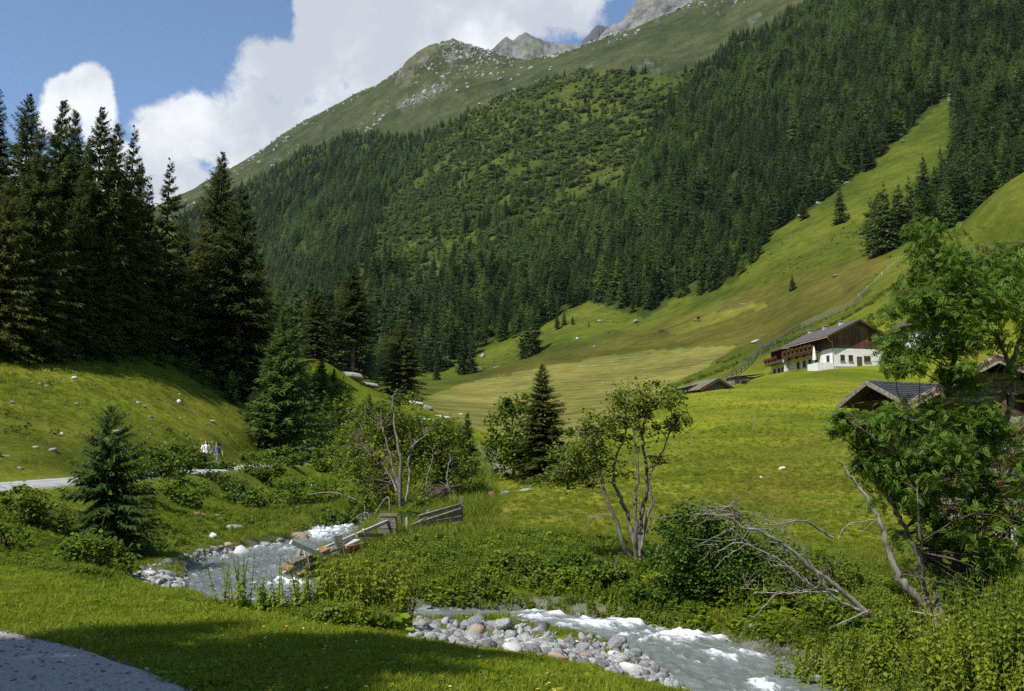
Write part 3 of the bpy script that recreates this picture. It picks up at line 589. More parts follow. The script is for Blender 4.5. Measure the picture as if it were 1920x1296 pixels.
# ------------------------------------------------------------------ instancing for what nobody could count
def instancer(name, P, rot, scl, idx, protos, label, cat, mirror=None):
    n = len(P); me = bpy.data.meshes.new(name); me.vertices.add(n); me.vertices.foreach_set('co', np.asarray(P, np.float32).ravel())
    a = me.attributes.new('rot', 'FLOAT_VECTOR', 'POINT'); a.data.foreach_set('vector', np.asarray(rot, np.float32).ravel())
    scl = np.asarray(scl, np.float32); scl = np.repeat(scl[:, None], 3, 1) if scl.ndim == 1 else scl
    a = me.attributes.new('scl', 'FLOAT_VECTOR', 'POINT'); a.data.foreach_set('vector', scl.ravel())
    a = me.attributes.new('idx', 'INT', 'POINT'); a.data.foreach_set('value', np.asarray(idx, np.int32))
    o = obj(name, me); ng = bpy.data.node_groups.new(name, 'GeometryNodeTree')
    ng.interface.new_socket('Geometry', in_out='INPUT', socket_type='NodeSocketGeometry'); ng.interface.new_socket('Geometry', in_out='OUTPUT', socket_type='NodeSocketGeometry')
    N = ng.nodes; gi = N.new('NodeGroupInput'); go = N.new('NodeGroupOutput'); iop = N.new('GeometryNodeInstanceOnPoints'); jn = N.new('GeometryNodeJoinGeometry')
    for p in protos[::-1]:
        oi = N.new('GeometryNodeObjectInfo'); oi.inputs['Object'].default_value = p; oi.inputs['As Instance'].default_value = True; ng.links.new(oi.outputs['Geometry'], jn.inputs[0])
    def attr(nm, ty):
        q = N.new('GeometryNodeInputNamedAttribute'); q.data_type = ty; q.inputs['Name'].default_value = nm; return q.outputs['Attribute']
    e2r = N.new('FunctionNodeEulerToRotation'); ng.links.new(attr('rot', 'FLOAT_VECTOR'), e2r.inputs[0])
    ng.links.new(gi.outputs[0], iop.inputs['Points']); ng.links.new(jn.outputs[0], iop.inputs['Instance']); iop.inputs['Pick Instance'].default_value = True
    ng.links.new(attr('idx', 'INT'), iop.inputs['Instance Index']); ng.links.new(e2r.outputs[0], iop.inputs['Rotation']); ng.links.new(attr('scl', 'FLOAT_VECTOR'), iop.inputs['Scale'])
    ng.links.new(iop.outputs[0], go.inputs[0]); md = o.modifiers.new('scatter', 'NODES'); md.node_group = ng
    return tag(o, label, cat, kind='stuff')
def proto(name, V, F, mat, smooth=False):
    me = mesh_np(name, V, F, smooth); me.materials.append(mat); return bpy.data.objects.new(name, me)
def zrot(n, g=rng, tilt=.08): return np.stack([g.normal(0, tilt, n), g.normal(0, tilt, n), g.uniform(0, 6.283, n)], -1)

# ------------------------------------------------------------------ forest on the mountainside
FC = [dict(wid=1.5, nwh=26, nbr=7, ntw=5, tw=.95, droop=.35, base=.05, power=.85), dict(wid=1.5, nwh=22, nbr=7, ntw=5, tw=1.05, droop=.5, base=.10, power=.75), dict(wid=1.5, nwh=26, nbr=6, ntw=5, tw=.85, droop=.3, base=.02, power=.95), dict(wid=1.5, nwh=20, nbr=6, ntw=5, tw=.95, droop=.45, base=.18, power=.7, sparse=.25)]
def far_proto(i, mat, wf=1.0):
    V, F = conifer(100 + i, 10, 2.0 * wf, **FC[i % 4]); V2, F2 = tube_np([(0, 0, -.6), (0, 0, 3), (0, 0, 9.3)], [.16, .12, .03], 5)
    return V, F, V2, F2
fp = []
for i in range(4):
    V, F, V2, F2 = far_proto(i, None); fp.append(proto('far_spruce', np.concatenate([V, V2]), np.concatenate([F, F2 + len(V)]), M['needle_far']))
for i in range(2):
    V, F, V2, F2 = far_proto(i + 1, None, 1.45); fp.append(proto('far_larch', np.concatenate([V, V2]), np.concatenate([F, F2 + len(V)]), M['larch']))
g = np.random.default_rng(44)
for i in range(3):
    p = blob_points(420, (0, 0, 1.15), (1.25, 1.25, 1.1), 12, g, .25); p[:, 2] = np.abs(p[:, 2]); V, F = scatter(*LEAF, p, g.uniform(0, 6.28, 420), g.uniform(-.4, 1, 420), g.normal(0, .6, 420), g.uniform(.32, .6, 420)); fp.append(proto('far_alder', V, F, M['shrub_far']))
g = np.random.default_rng(45); n = 150000
ph = g.uniform(R(-21), R(33), n); rr = np.sqrt(g.uniform(360 ** 2, 2350 ** 2, n)); x = rr * np.sin(ph); y = rr * np.cos(ph)
z = ground(x, y); px, py = proj(x, y, z); nzA = fbm(x / 90, y / 90, 4, 131); nzB = fbm(x / 25, y / 25, 3, 141)
inside = inpoly(px + 10 * nzB, py + 14 * nzB, FOREST) & ~inpoly(px, py, CLEAR) & (y > 365); scr = inpoly(px + 90 * nzA, py + 90 * nzB, SCRUB)
# natural gaps and clumps
tree_p = np.where(scr, .05 + .45 * sstep(nzA, .10, .24), np.where(rr > 1500, .40, .50) * (nzB + nzA > -.30)) * (nzA + .6 * nzB > -.34)
u = g.random(n); is_tree = inside & (u < tree_p); is_shrub = inside & ~is_tree & scr & (g.random(n) < np.where(fbm(x / 55, y / 30, 4, 157) > -.07, .95, .12))
loose = inside & ~is_tree & ~is_shrub & (g.random(n) < .06)
idx = np.where(is_tree, g.integers(0, 4, n), g.integers(6, 9, n)); larchzone = .12 + sstep(fbm(x / 110, y / 110, 4, 151), -.06, .16) * .7
idx = np.where(is_tree & (g.random(n) < np.where(scr, .6, larchzone)), g.integers(4, 6, n), idx)
hts = np.where(is_tree, g.normal(1.85, .5, n).clip(.6, 3.0) * (1 + 1.1 * np.clip(fbm(x / 70, y / 70, 3, 155), -.35, .3)) * np.where(scr, .62, 1), (.5 + 2.6 * g.random(n) ** 2)); hts *= np.where(py < np.interp(px, TL_X, TL_Y) + 45, .65, 1)
use = is_tree | is_shrub | loose
x, y, z, idx, hts, px, py, rr = [q[use] for q in (x, y, z, idx, hts, px, py, rr)]
vis = (px > -60) & (px < 2000) & (py < 760)
score = np.where(vis & (idx < 6), hts / rr, 0); big = np.argsort(-score)[:215]
msk = np.zeros(len(x), bool); msk[big] = True
sq = np.where(idx >= 6, g.uniform(.8, 1.9, len(x)), g.uniform(.8, 1.3, len(x)))
instancer('mountain_forest', np.stack([x, y, z - .3], -1)[~msk], zrot((~msk).sum(), g, .03), np.stack([hts * sq, hts * sq, hts], -1)[~msk], idx[~msk], fp, 'dense spruce, larch and alder forest covering the mountainside', 'forest')
# the trees of that forest that stand out singly
fk = []
for i in range(4): fk.append(conifer_obj('spruce_tree', 200 + i, 10, 2.0, M['needle_far'], .16, **FC[i]))
for i in range(2): fk.append(conifer_obj('larch_tree', 210 + i, 10, 2.8, M['larch'], .16, **FC[i + 1]))
first = [True] * 6
for j in big:
    k = int(idx[j]); t = fk[k] if first[k] else copy_tree(fk[k]); first[k] = False
    t.location = (x[j], y[j], z[j] - .2); t.rotation_euler = (0, 0, g.uniform(0, 6.28)); s = hts[j]; t.scale = (s * sq[j], s * sq[j], s)
    if k < 4: tag(t, 'dark spruce tree standing at the front of the mountainside forest', 'tree', 'spruces at the front edge of the mountainside forest')
    else: tag(t, 'light green larch tree standing at the front of the mountainside forest', 'tree', 'larches at the front edge of the mountainside forest')
for k in range(6):
    if first[k]:
        for c in list(fk[k].children): bpy.data.objects.remove(c)
        bpy.data.objects.remove(fk[k]); fk[k] = None
def far_tree(px, top, Y, label, group=None, k=0, wide=1.0):
    src = fk[k] or fk[0]; t = copy_tree(src); p = on_ground(px, Y); zt = at(px, top, Y)[2]; s = max(.25, (zt - p.z) / 10)
    t.location = p; t.scale = (s * wide, s * wide, s); t.rotation_euler = (0, 0, random.uniform(0, 6)); t['label'] = label; t['category'] = 'tree'
    if group: t['group'] = group
    elif 'group' in t: del t['group']
    return t
for px, top, Y, w_ in [(985,590,470,1.2),(1003,575,480,1.2)]: far_tree(px, top, Y, 'dark spruce in a close pair on the grass above the mown field', 'close pair of spruces above the field', 0, w_)
for px, top, Y in [(1046,588,515),(1060,584,518),(1076,592,515)]: far_tree(px, top, Y, 'spruce in the small clump of three on the rocky slope', 'clump of three spruces', 1, 1.25)
far_tree(1107, 606, 505, 'lone little spruce beside the clump of three', None, 2, 1.3)
far_tree(1597, 346, 470, 'single round-headed spruce alone on the steep grass wedge', None, 2, 1.3)
far_tree(1525, 372, 520, 'squat spruce beside a rock on the forest edge above the wedge', None, 1, 1.6)
far_tree(1499, 515, 400, 'tiny dark bushy spruce alone on the brown hay slope', None, 2, 1.6)
for px, top, Y in [(868,612,430),(884,628,440),(818,668,400)]: far_tree(px, top, Y, 'spruce at the foot of the forest beyond the central knoll', 'spruces beyond the knoll', 0, 1.1)

# ------------------------------------------------------------------ big spruces on the left and other single conifers
nk = [conifer_obj('spruce_tree', 301, 20, 4.6, M['needle'], .30, nwh=50, nbr=9, ntw=15, tw=.52, droop=.42, base=.03, power=.78, fan=3),
      conifer_obj('spruce_tree', 302, 20, 4.2, M['needle'], .28, nwh=48, nbr=9, ntw=14, tw=.54, droop=.5, base=.05, power=.72, fan=3),
      conifer_obj('spruce_tree', 303, 20, 3.9, M['needle'], .26, nwh=40, nbr=8, ntw=14, tw=.54, droop=.38, base=.06, power=.85, sparse=.35, fan=3),
      conifer_obj('spruce_tree', 304, 20, 5.2, M['needle'], .30, nwh=50, nbr=10, ntw=15, tw=.5, droop=.48, base=.01, power=.7, fan=3)]
yk = conifer_obj('young_spruce', 311, 10, 3.1, M['needle_bright'], .13, nwh=44, nbr=10, ntw=13, tw=.55, droop=.22, base=.0, power=.82, fan=3)
nfirst = [True] * 4; yfirst = [True]
def near_tree(k, px, top, Y, label, group=None, wide=1.0, bury=.1):
    if k == 'y': t = yk if yfirst[0] else copy_tree(yk); yfirst[0] = False; H0 = 10
    else: t = nk[k] if nfirst[k] else copy_tree(nk[k]); nfirst[k] = False; H0 = 20
    p = on_ground(px, Y); zt = at(px, top, Y)[2]; s = max(.05, (zt - p.z) / H0); t.location = p - Vector((0, 0, bury)); t.scale = (s * wide, s * wide, s); t.rotation_euler = (0, 0, random.uniform(0, 6.28))
    for q in ('group',):
        if q in t: del t[q]
    return tag(t, label, 'tree', group)
GL = 'tall spruces in the grove above the pasture'; LL = 'tall dark spruce in the dense grove above the pasture'
for k, px, top, Y, w_ in [(0,8,172,84,.95),(1,76,180,90,.85),(3,38,235,80,.85),(1,102,200,96,.8),(0,153,196,88,.92),(1,185,225,97,.8),(2,255,330,100,.9),(3,120,330,84,.75),(3,60,400,80,.8),(1,210,330,90,.85),(3,180,420,86,.75),
                      (0,-60,150,86,1.0),(3,-20,330,76,.9),(1,270,420,95,.8),(0,325,400,120,1.0),(3,285,450,104,.9),(3,230,470,92,.8),(1,475,470,118,.9),(1,25,300,100,.9),(0,130,260,105,.9),(1,235,300,110,.8)]:
    near_tree(k, px, top, Y, LL, GL, w_)
near_tree(2, 219, 230, 92, 'tall thin spruce with a sparse bare-looking top in the grove', None, .85)
near_tree(2, 292, 292, 98, 'spruce with an open ragged crown beside the gap of sky', None, 1.0)
near_tree(0, 394, 282, 108, 'tallest spruce of the pair right of the sky gap', None, 1.05)
near_tree(3, 436, 352, 104, 'broad heavy spruce with branches sweeping low over the shaded slope', None, 1.15)
near_tree(3, 365, 440, 110, 'half-hidden spruce at the foot of the tall pair', None, 1.0)
near_tree('y', 522, 576, 92, 'bright green young spruce lit by the sun at the road end', None, 1.15)
near_tree('y', 428, 690, 97, 'small dense spruce left of the bright young spruce', None, 1.1)
near_tree('y', 470, 730, 94, 'knee-high round spruce at the pasture edge below the young spruce', None, 1.3)
near_tree(3, 585, 536, 128, 'dark spruce in front of the forest left of the bare-trunked spruce', None, 1.25)
near_tree(3, 752, 600, 138, 'dark dome-shaped spruce standing on the knoll', None, 1.6)
near_tree('y', 610, 735, 104, 'light green little spruce on the knoll slope', 'little spruces on the knoll slope', 1.1)
near_tree('y', 650, 722, 112, 'light green little spruce on the knoll slope', 'little spruces on the knoll slope', 1.2)
near_tree('y', 575, 715, 108, 'light green little spruce on the knoll slope', 'little spruces on the knoll slope', 1.2)
near_tree(1, 876, 770, 62, 'slender little spruce between the willow thicket and the alder', None, 1.05)
near_tree(0, 1018, 678, 50, 'dark ragged spruce growing out of the round alder', None, 1.45)
for px_, tp_, Y_ in [(548,650,112),(565,690,106),(600,690,112),(630,750,102),(555,760,100),(598,662,118),(622,688,120),(640,712,123),(674,722,127),(585,700,112)]: near_tree('y', px_, tp_, Y_, 'light green little spruce on the knoll slope', 'little spruces on the knoll slope', 1.15)
near_tree('y', 690, 735, 95, 'light green little spruce on the knoll slope', 'little spruces on the knoll slope', 1.3)
# spruce with the long bare trunk on the pale slab
V, F = conifer(320, 20, 4.6, nwh=36, nbr=9, ntw=14, tw=.55, droop=.55, base=.34, power=.7, fan=3)
p = on_ground(657, 131); zt = at(655, 492, 131)[2]; s = (zt - p.z) / 20; root = empty('spruce_tree', p); root.scale = (s * 1.25, s * 1.25, s)
obj('trunk', trunk_mesh('trunk', 20, .34, 8, .05, 5), M['bark'], root); obj('crown', mesh_np('crown', V, F), M['needle'], root)
tag(root, 'spruce with a long bare lower trunk standing on the pale rock slab', 'tree')
# small dense spruce on the stream bank, finer needles
V, F = conifer(330, 4, 1.75, nwh=34, nbr=10, ntw=20, tw=.8, droop=.34, base=.0, power=.6, fan=3, sparse=.2)
p = on_ground(203, 24.2); zt = at(195, 762, 24.2)[2]; s = (zt - p.z) / 4; root = empty('young_spruce', p); root.scale = (s, s, s); root.rotation_euler = (0, 0, 1.0)
obj('trunk', trunk_mesh('trunk', 4, .06, 7, .02, 6), M['bark'], root)
m_ns = foliage('bank_spruce_needles', (.034, .068, .017), (.085, .130, .032), .3, .55, .05)
obj('crown', mesh_np('crown', V, F), m_ns, root); tag(root, 'small bushy spruce on the stream bank below the road', 'tree')
# spruces beside the path behind the viewer, whose shade falls on the lawn
for q, (X, Y, H, w_) in enumerate([(-9.9, .1, 18.0, 1.05), (-16.8, -4.4, 24.0, .75)]):
    t = copy_tree(nk[1]); s = H / 20; t.location = (X, Y, g1(X, Y)); t.scale = (s * w_ * 1.15, s * w_ * 1.15, s)
    for q2 in ('group',):
        if q2 in t: del t[q2]
    tag(t, 'spruce beside the gravel path, casting its shade on the lawn', 'tree', 'spruces beside the gravel path')
# ------------------------------------------------------------------ helpers to stand things on the ground
def hit(px, py, y0=4.0, y1=900.0, n=700):
    Y = np.exp(np.linspace(math.log(y0), math.log(y1), n)); P = at(np.full(n, px), np.full(n, py), Y); dz = P[:, 2] - ground(P[:, 0], P[:, 1])
    k = np.where(dz <= 0)[0]; k = k[0] if len(k) else n - 1
    return Vector(P[k])
def drop(px, py, **kw):
    p = hit(px, py, **kw); return Vector((p.x, p.y, g1(p.x, p.y)))
# --- stones
def stone_mesh(seed, sub=2, flat=.62, rough=.22, facet=5):
    g = np.random.default_rng(seed); bm = bmesh.new(); bmesh.ops.create_icosphere(bm, subdivisions=sub, radius=1)
    pl = [(Vector(g.normal(0, 1, 3)).normalized(), g.uniform(.55, .85)) for _ in range(facet)]; ax = g.uniform(.75, 1.25, 3)
    for v in bm.verts:
        c = v.co.copy()
        for nrm, d in pl:
            t = c.dot(nrm)
            if t > d: c -= nrm * (t - d) * .85
        k = 1 + rough * (float(fbm(np.array([c.x * 1.6 + seed]), np.array([c.y * 1.6 + c.z * 1.3]), 3, seed)[0]))
        v.co = Vector((c.x * ax[0] * k, c.y * ax[1] * k, c.z * flat * k))
    me = bpy.data.meshes.new('stone'); bm.to_mesh(me); bm.free(); me.polygons.foreach_set('use_smooth', np.ones(len(me.polygons), bool)); return me
SM = [stone_mesh(i, 2, .58, .3, 9) for i in range(9)]; BM_ = [stone_mesh(50 + i, 3, .75, .35, 8) for i in range(6)]
mesh_by = {}
def stone(name, p, size, mat, k=0, label=None, cat='stone', group=None, big=False, sink=.25, rot=None, sc=(1, 1, 1)):
    base = (BM_ if big else SM)[k % (6 if big else 9)]; key = (base.name, mat)
    if key not in mesh_by: me = base.copy(); me.materials.append(M[mat]); mesh_by[key] = me
    o = obj(name, mesh_by[key]); s = size / 2; o.scale = (s * sc[0], s * sc[1], s * sc[2]); o.location = Vector(p) + Vector((0, 0, s * (.62 - sink * 2) * sc[2])); o.rotation_euler = rot or (random.uniform(-.35, .35), random.uniform(-.35, .35), random.uniform(0, 6.28))
    return tag(o, label, cat, group)
BAR1 = [(752,1160),(830,1162),(950,1172),(1000,1180),(1150,1206),(1260,1230),(1350,1258),(1440,1296),(1380,1312),(1250,1292),(1100,1252),(950,1232),(830,1213),(752,1198)]
BAR2 = [(240,1085),(290,1056),(350,1040),(420,1022),(470,1030),(470,1052),(430,1078),(400,1100),(300,1104)]
def poly_pts(poly, n, g, y0, y1, x0, x1):
    x = g.uniform(x0, x1, n * 40); y = g.uniform(y0, y1, n * 40); z = ground(x, y); px, py = proj(x, y, z); k = inpoly(px, py, poly); return np.stack([x, y, z], -1)[k]
g = np.random.default_rng(77); used = []
for poly, box, cnt, lo, hi, lab, grp in [(BAR1, (11.5, 19, -3, 5), 250, .10, .42, 'rounded grey-white river stone lying on the bar beside the near lawn', 'river stones on the bar beside the lawn'),
                                         (BAR2, (19, 33, -13, -4), 85, .16, .50, 'river stone lying on the gravel bar below the small bushy spruce', 'river stones on the bar below the small spruce')]:
    cand = poly_pts(poly, 700, g, *box); k = 0
    for c in cand:
        if k >= cnt: break
        s = lo + (hi - lo) * g.random() ** 3.4 * (1.35 if g.random() < .08 else 1)
        if any((c[0] - u[0]) ** 2 + (c[1] - u[1]) ** 2 < (.42 * (s + u[2])) ** 2 for u in used): continue
        used.append((c[0], c[1], s)); k += 1
        mt = g.choice(['stone', 'stone', 'stone', 'stone', 'stone_white', 'stone_warm', 'stone'])
        l2 = {'stone': lab, 'stone_white': lab.replace('rounded grey-white river stone', 'bright white river stone').replace('river stone lying', 'bright white stone lying') if 'rounded' not in lab else lab.replace('rounded grey-white', 'bright white'), 'stone_warm': lab.replace('rounded grey-white ', 'ochre-tinted ') if 'rounded' in lab else 'ochre-tinted ' + lab}[mt]
        stone('river_stone', c, s, mt, int(g.integers(9)), l2, 'stone', grp + {'stone': '', 'stone_white': ', white ones', 'stone_warm': ', ochre ones'}[mt])
pr = []
for i in range(3):
    V = np.array([v.co for v in SM[i].vertices]); F = np.array([p.vertices[:] for p in SM[i].polygons]); pr.append(proto('pebble', V, F, M['stone'], True))
c1 = poly_pts(BAR1, 300, g, 12, 19, -3, 5); c2 = poly_pts(BAR2, 300, g, 19, 33, -13, -4); Pp = np.concatenate([c1[:2600], c2[:1800]])
# stones along the whole bed edge as well
t = g.integers(60, 860, 5200); sd = g.choice([-1, 1], 5200); dd = STRM[t, 3] * g.uniform(.72, 1.25, 5200) * sd; T_ = np.gradient(STRM[:, :2], axis=0); T_ /= np.linalg.norm(T_, axis=1)[:, None]
ex = STRM[t, 0] + T_[t, 1] * dd; ey = STRM[t, 1] - T_[t, 0] * dd; Pp = np.concatenate([Pp, np.stack([ex, ey, ground(ex, ey)], -1)])
nP = len(Pp); sz = .02 + .11 * g.random(nP) ** 2.2
instancer('river_gravel', Pp, g.uniform(0, 6.28, (nP, 3)), sz, g.integers(0, 3, nP), pr, 'small grey pebbles and gravel along the stream edge', 'gravel')
# single boulders: px, py of the base, width px, material, label
for px, py, w_, mt, k, lab, sc in [
    (455,1052,54,'stone_white',0,'big pale boulder with a dark shaded side in the rapids',(1,.9,1.0)), (560,1018,50,'stone_warm',1,'smooth tan boulder at the head of the rapids',(1.05,.9,.85)),
    (399,1012,24,'stone_white',2,'white block on the leafy bank above the gravel bar',(1,.8,1.2)), (441,995,36,'rock_moss',3,'mossy grey boulder half buried in the bank herbs',(1,1,.7)),
    (494,1030,24,'stone',4,'low grey stone at the water edge beside the tan boulder',(1,.8,.7)), (525,1017,22,'stone',5,'grey stone leaning against the tan boulder',(1,1,.8)),
    (420,1064,40,'stone_warm',3,'flat brown stone upstream of the gravel bar',(1.2,.9,.45)), (432,1090,30,'stone_white',2,'cracked white stone on the tip of the gravel bar',(1,.9,.7)),
    (988,1212,64,'stone',0,'large pale boulder with warm veins on the near stone bar',(1.05,.8,.8)), (893,1186,30,'stone',4,'upright grey stone at the water edge of the near bar',(1,.8,1.2)),
    (1015,1180,36,'stone_wet',1,'dark wet boulder under the foaming cascade',(1,1,.8)), (1155,1215,36,'stone',5,'angular grey block on the stone bar at the rapids',(.9,.8,1.0)),
    (1205,1252,46,'stone_wet',2,'dark flat wet slab at the end of the stone bar',(1.3,.8,.5)), (1365,1288,36,'stone_wet',3,'dark brown boulder standing in the lower rapids',(1.1,1,1.0)),
    (1240,1194,40,'stone',3,'grey boulder under the overhanging bank across the water',(1.3,.8,.7)), (1275,1196,30,'stone_wet',1,'wet glinting boulder under the overhanging bank',(1.2,.8,.7)),
    (878,1050,44,'rock',2,'flat lichen-grey boulder in the herbs before the old fence',(1.25,.9,.6)), (803,1094,22,'stone_white',4,'pale chalky stone in the leafy far bank',(1,1,.8)),
    (922,938,24,'rock_red',0,'rust-red upright boulder at the meadow edge',(.9,.8,1.3)), (945,928,26,'rock',3,'grey boulder in the row beside the rust-red one',(1.2,.8,.8)), (990,922,32,'rock_moss',5,'mossy boulder in the row below the ragged spruce',(1.3,.8,.6)),
    (220,812,26,'rock',1,'flat-topped brownish rock on the pasture behind the small bushy spruce',(1.3,1,.6)), (336,756,14,'stone_white',0,'clean white boulder at the top of the pasture',(1,1,1)), (66,840,18,'rock',2,'low grey rock in the pasture turf above the road',(1.3,.9,.6)),
    (100,848,17,'rock',3,'pale rock beside a dark tussock above the road',(1,.9,.8)), (8,856,20,'rock',4,'broad pale slab of rock near the road verge',(1.5,1,.4)), (60,720,14,'rock',5,'small rock near the grove edge on the pasture',(1.2,1,.6)),
    (140,712,13,'stone_white',1,'small whitish rock below the grove edge',(1,1,.7)), (175,722,13,'rock',2,'flattish rock beside the whitish one below the grove',(1.6,1,.5)), (24,756,12,'rock',0,'little rock alone high on the pasture',(1,1,.7)), (270,765,13,'rock',3,'grey rock in a patch of green fern at the pasture top',(1.2,1,.7)),
    (396,790,16,'rock',4,'rock at the shaded foot of the small dense spruce',(1.4,1,.6)), (310,832,12,'rock_moss',1,'mossy stone low in the pasture near the walkers',(1.5,1,.5)), (115,815,10,'stone_white',2,'egg-shaped whitish stone in mid pasture',(1,1,.8)), (590,912,14,'stone_white',3,'round white stone on the verge below the road end',(1,1,.9)),
    (1786,190,22,'rock',1,'tall grey crag at the tip of the grass wedge',(.9,.9,1.5)), (1535,383,18,'rock',2,'rock outcrop under the squat spruce',(1.3,1,.7)), (1568,518,16,'rock',3,'broad pale rock on the brown hay slope',(1.4,1,.6)), (1395,572,18,'stone_white',4,'long white slab beside the upper mown strip',(2.0,.7,.3)),
    (1418,642,22,'rock',5,'rock pile at the fence behind the farmhouse',(1.3,1,.7)), (1193,606,16,'rock',0,'round boulder on the rocky slope under the forest',(1,1,.8)), (1125,603,10,'rock',1,'small boulder near the clump of three spruces',(1.2,1,.7)), (1082,636,8,'stone_white',2,'pale stone below the clump of three spruces',(1,1,.8)),
    (930,690,14,'rock',3,'grey boulder in the rough grass above the mown field',(1.5,1,.6)), (898,692,12,'rock',4,'dark boulder beside the scrub above the mown field',(1.3,1,.7)), (905,670,9,'rock',5,'upright stone on the slope under the spruces beyond the knoll',(.8,1,1.2)), (1115,650,8,'stone_white',0,'white stone at the edge of the brown hay strip',(1.5,1,.6)),
    (1655,268,10,'rock',2,'pale stone near the upper edge of the grass wedge',(1.3,1,.6)), (1695,266,12,'rock',3,'oblong stone in the middle of the upper grass wedge',(1.5,1,.6)), (1588,345,12,'rock',4,'stone just above the round-headed spruce',(1,1,.8)), (1500,405,10,'rock',5,'stone beside the forest edge on the wedge',(1,1,.8)),
    (1467,880,15,'stone_white',1,'white angular stone in the brown patch of meadow',(1.2,1,.8)), (1427,896,9,'stone_white',2,'little white stone in the meadow grass below the brown patch',(1,1,.8)), (1737,1255,34,'stone',2,'grey-white stone among the nettles under the rowan roots',(1,1,.9)), (1550,1125,46,'rock_red',3,'rust-stained boulder behind the leaning dead branches',(1.3,.8,.7)), (1520,1105,44,'rock',4,'grey slab behind the leaning dead branches',(1.4,.8,.6)), (1410,1180,22,'stone',5,'pale stone on the bank foot beneath the willow bush',(1,1,.8)),
    (372,968,26,'rock_red',4,'orange-lichened rock on the left bank',(1.2,.9,.8)), (405,970,18,'rock',5,'grey rock next to the orange-lichened one',(1.2,.9,.7)), (865,778,9,'stone_white',1,'white block in the rubble on the knoll crest',(1.4,1,.7))]:
    y0 = 95 if py < 830 and px > 600 else (30 if py < 900 and px < 600 else 8)
    if px > 1380 and py < 660 and py > 470: y0 = 215
    p = drop(px, py, y0=y0); size = w_ / F_PX * p.y / max(sc[0], .8)
    stone('boulder' if w_ > 20 else 'rock', p, size, mt, k, lab, 'boulder' if w_ > 20 else 'rock', None, True, .22, (random.uniform(-.15, .15), random.uniform(-.15, .15), random.uniform(-.4, .4)), sc)
# pale slab under the bare-trunked spruce and rubble along the knoll crest
for px, Y, s, sc, lab in [(655,129,3.2,(1.2,.9,.5),'pale grey rock slab under the bare-trunked spruce'), (685,131,2.6,(1.5,.8,.4),'long pale ledge sloping down from the spruce slab'), (776,131,1.8,(1.6,.8,.45),'sunlit whitish ledge on the knoll crest beside the field'), (800,129,1.6,(1.2,.8,.8),'dark-sided block on the knoll crest beside the field'), (826,126,1.5,(1.6,.8,.4),'flat outcrop where the knoll crest runs down to the field'), (795,118,1.5,(1.8,.8,.4),'white rubble patch below the knoll crest')]:
    stone('rock_slab', on_ground(px, Y), s, 'rock' if 'pale' in lab or 'dark' in lab else 'stone_white', int(px) % 6, lab, 'rock', None, True, .2, (0, .1, .2), sc)

# ------------------------------------------------------------------ wrecked footbridge and old fence
YB = [hit(a, c, y0=18, y1=45).y for a, c in ((640,1054),(735,1012),(766,1004),(866,999))]; print('YB', YB)
def ybr(px): return float(np.interp(px, [535, 560, 640, 735, 766, 866], [22.7, 23.2] + YB)) - .15
def bp(px, py, dy=0): return at(px, py, ybr(px) + dy) + np.array([0, 0, .10 if px < 740 else .16])
br = empty('wrecked_footbridge', tuple(bp(600, 1070))); br0 = Vector(br.location)
def plank(name, a, c, w_, h_, mat, dy=0, up=(0, -.4, 1), parent=br, org=None, lab=None):
    o = MB().beam(Vector(bp(*a, dy)) - (org or br0), Vector(bp(*c, dy)) - (org or br0), w_, h_, up, .006).build(name, M[mat], parent)
    if lab: o['label'] = lab
    return o
plank('plank', (545,1025), (612,1054), .05, .10, 'wood_white', -.35, lab='bleached plank lying crossways over the deck')
plank('post', (572,1036), (577,1074), .07, .06, 'wood_white', -.2); plank('post', (561,1038), (556,1060), .10, .07, 'wood_grey', .1)
plank('rail', (583,1048), (735,981), .06, .09, 'wood_white', -.25, lab='long pale handrail sloping up the bank')
for k, (a, c, mt) in enumerate([((530,1076), (612,1036), 'wood_red'), ((536,1086), (632,1038), 'wood_white'), ((552,1090), (640,1046), 'wood_red'), ((543,1064), (585,1046), 'wood_grey'), ((570,1062), (668,1020), 'wood_white'), ((588,1064), (668,1030), 'wood_white'), ((600,1068), (672,1036), 'wood_grey'), ((580,1052), (640,1032), 'wood_grey')]):
    plank('deck_plank', a, c, .24, .05, mt, .12 * (k % 3), lab='deck plank end stained orange-red' if mt == 'wood_red' else None)
plank('stake', (633,1012), (638,1052), .16, .13, 'wood_grey', .05); plank('deck_plank', (642,1034), (690,1026), .22, .05, 'wood_red', .2); plank('post', (681,1000), (687,1037), .05, .05, 'wood_white', -.1); plank('rail', (668,1011), (718,1010), .06, .10, 'wood_grey', .15)
o = MB(); c0 = Vector(bp(727, 1000)) - br0
for i in range(4): o.box(c0 + Vector((0, 0, -.22 + i * .17)), (.52 - .04 * (i % 2), .45, .15))
o.box(c0 + Vector((.03, 0, .42)), (.52, .5, .06)); o.build('timber_crib', M['wood_grey'], br)
plank('post', (762,980), (762,1004), .06, .05, 'wood_white', -.1); plank('post', (751,968), (753,992), .05, .05, 'wood_grey', .2)
tag(br, 'wrecked wooden footbridge of loose planks collapsed into the stream', 'footbridge')
fe = empty('board_fence', tuple(bp(820, 1005))); fo_ = Vector(fe.location)
plank('post', (864,940), (866,999), .10, .10, 'wood_grey', 0, parent=fe, org=fo_); plank('post', (801,966), (803,1012), .08, .08, 'wood_grey', .12, parent=fe, org=fo_)
for a, c, w_ in [((785,980), (864,957), .13), ((767,1001), (865,968), .22), ((797,993), (865,981), .17), ((801,1008), (866,992), .17), ((772,1000), (800,984), .2)]:
    plank('board', a, c, .04, w_, 'wood_grey', -.07, parent=fe, org=fo_)
tag(fe, 'leaning grey board fence on the far bank of the stream', 'fence')
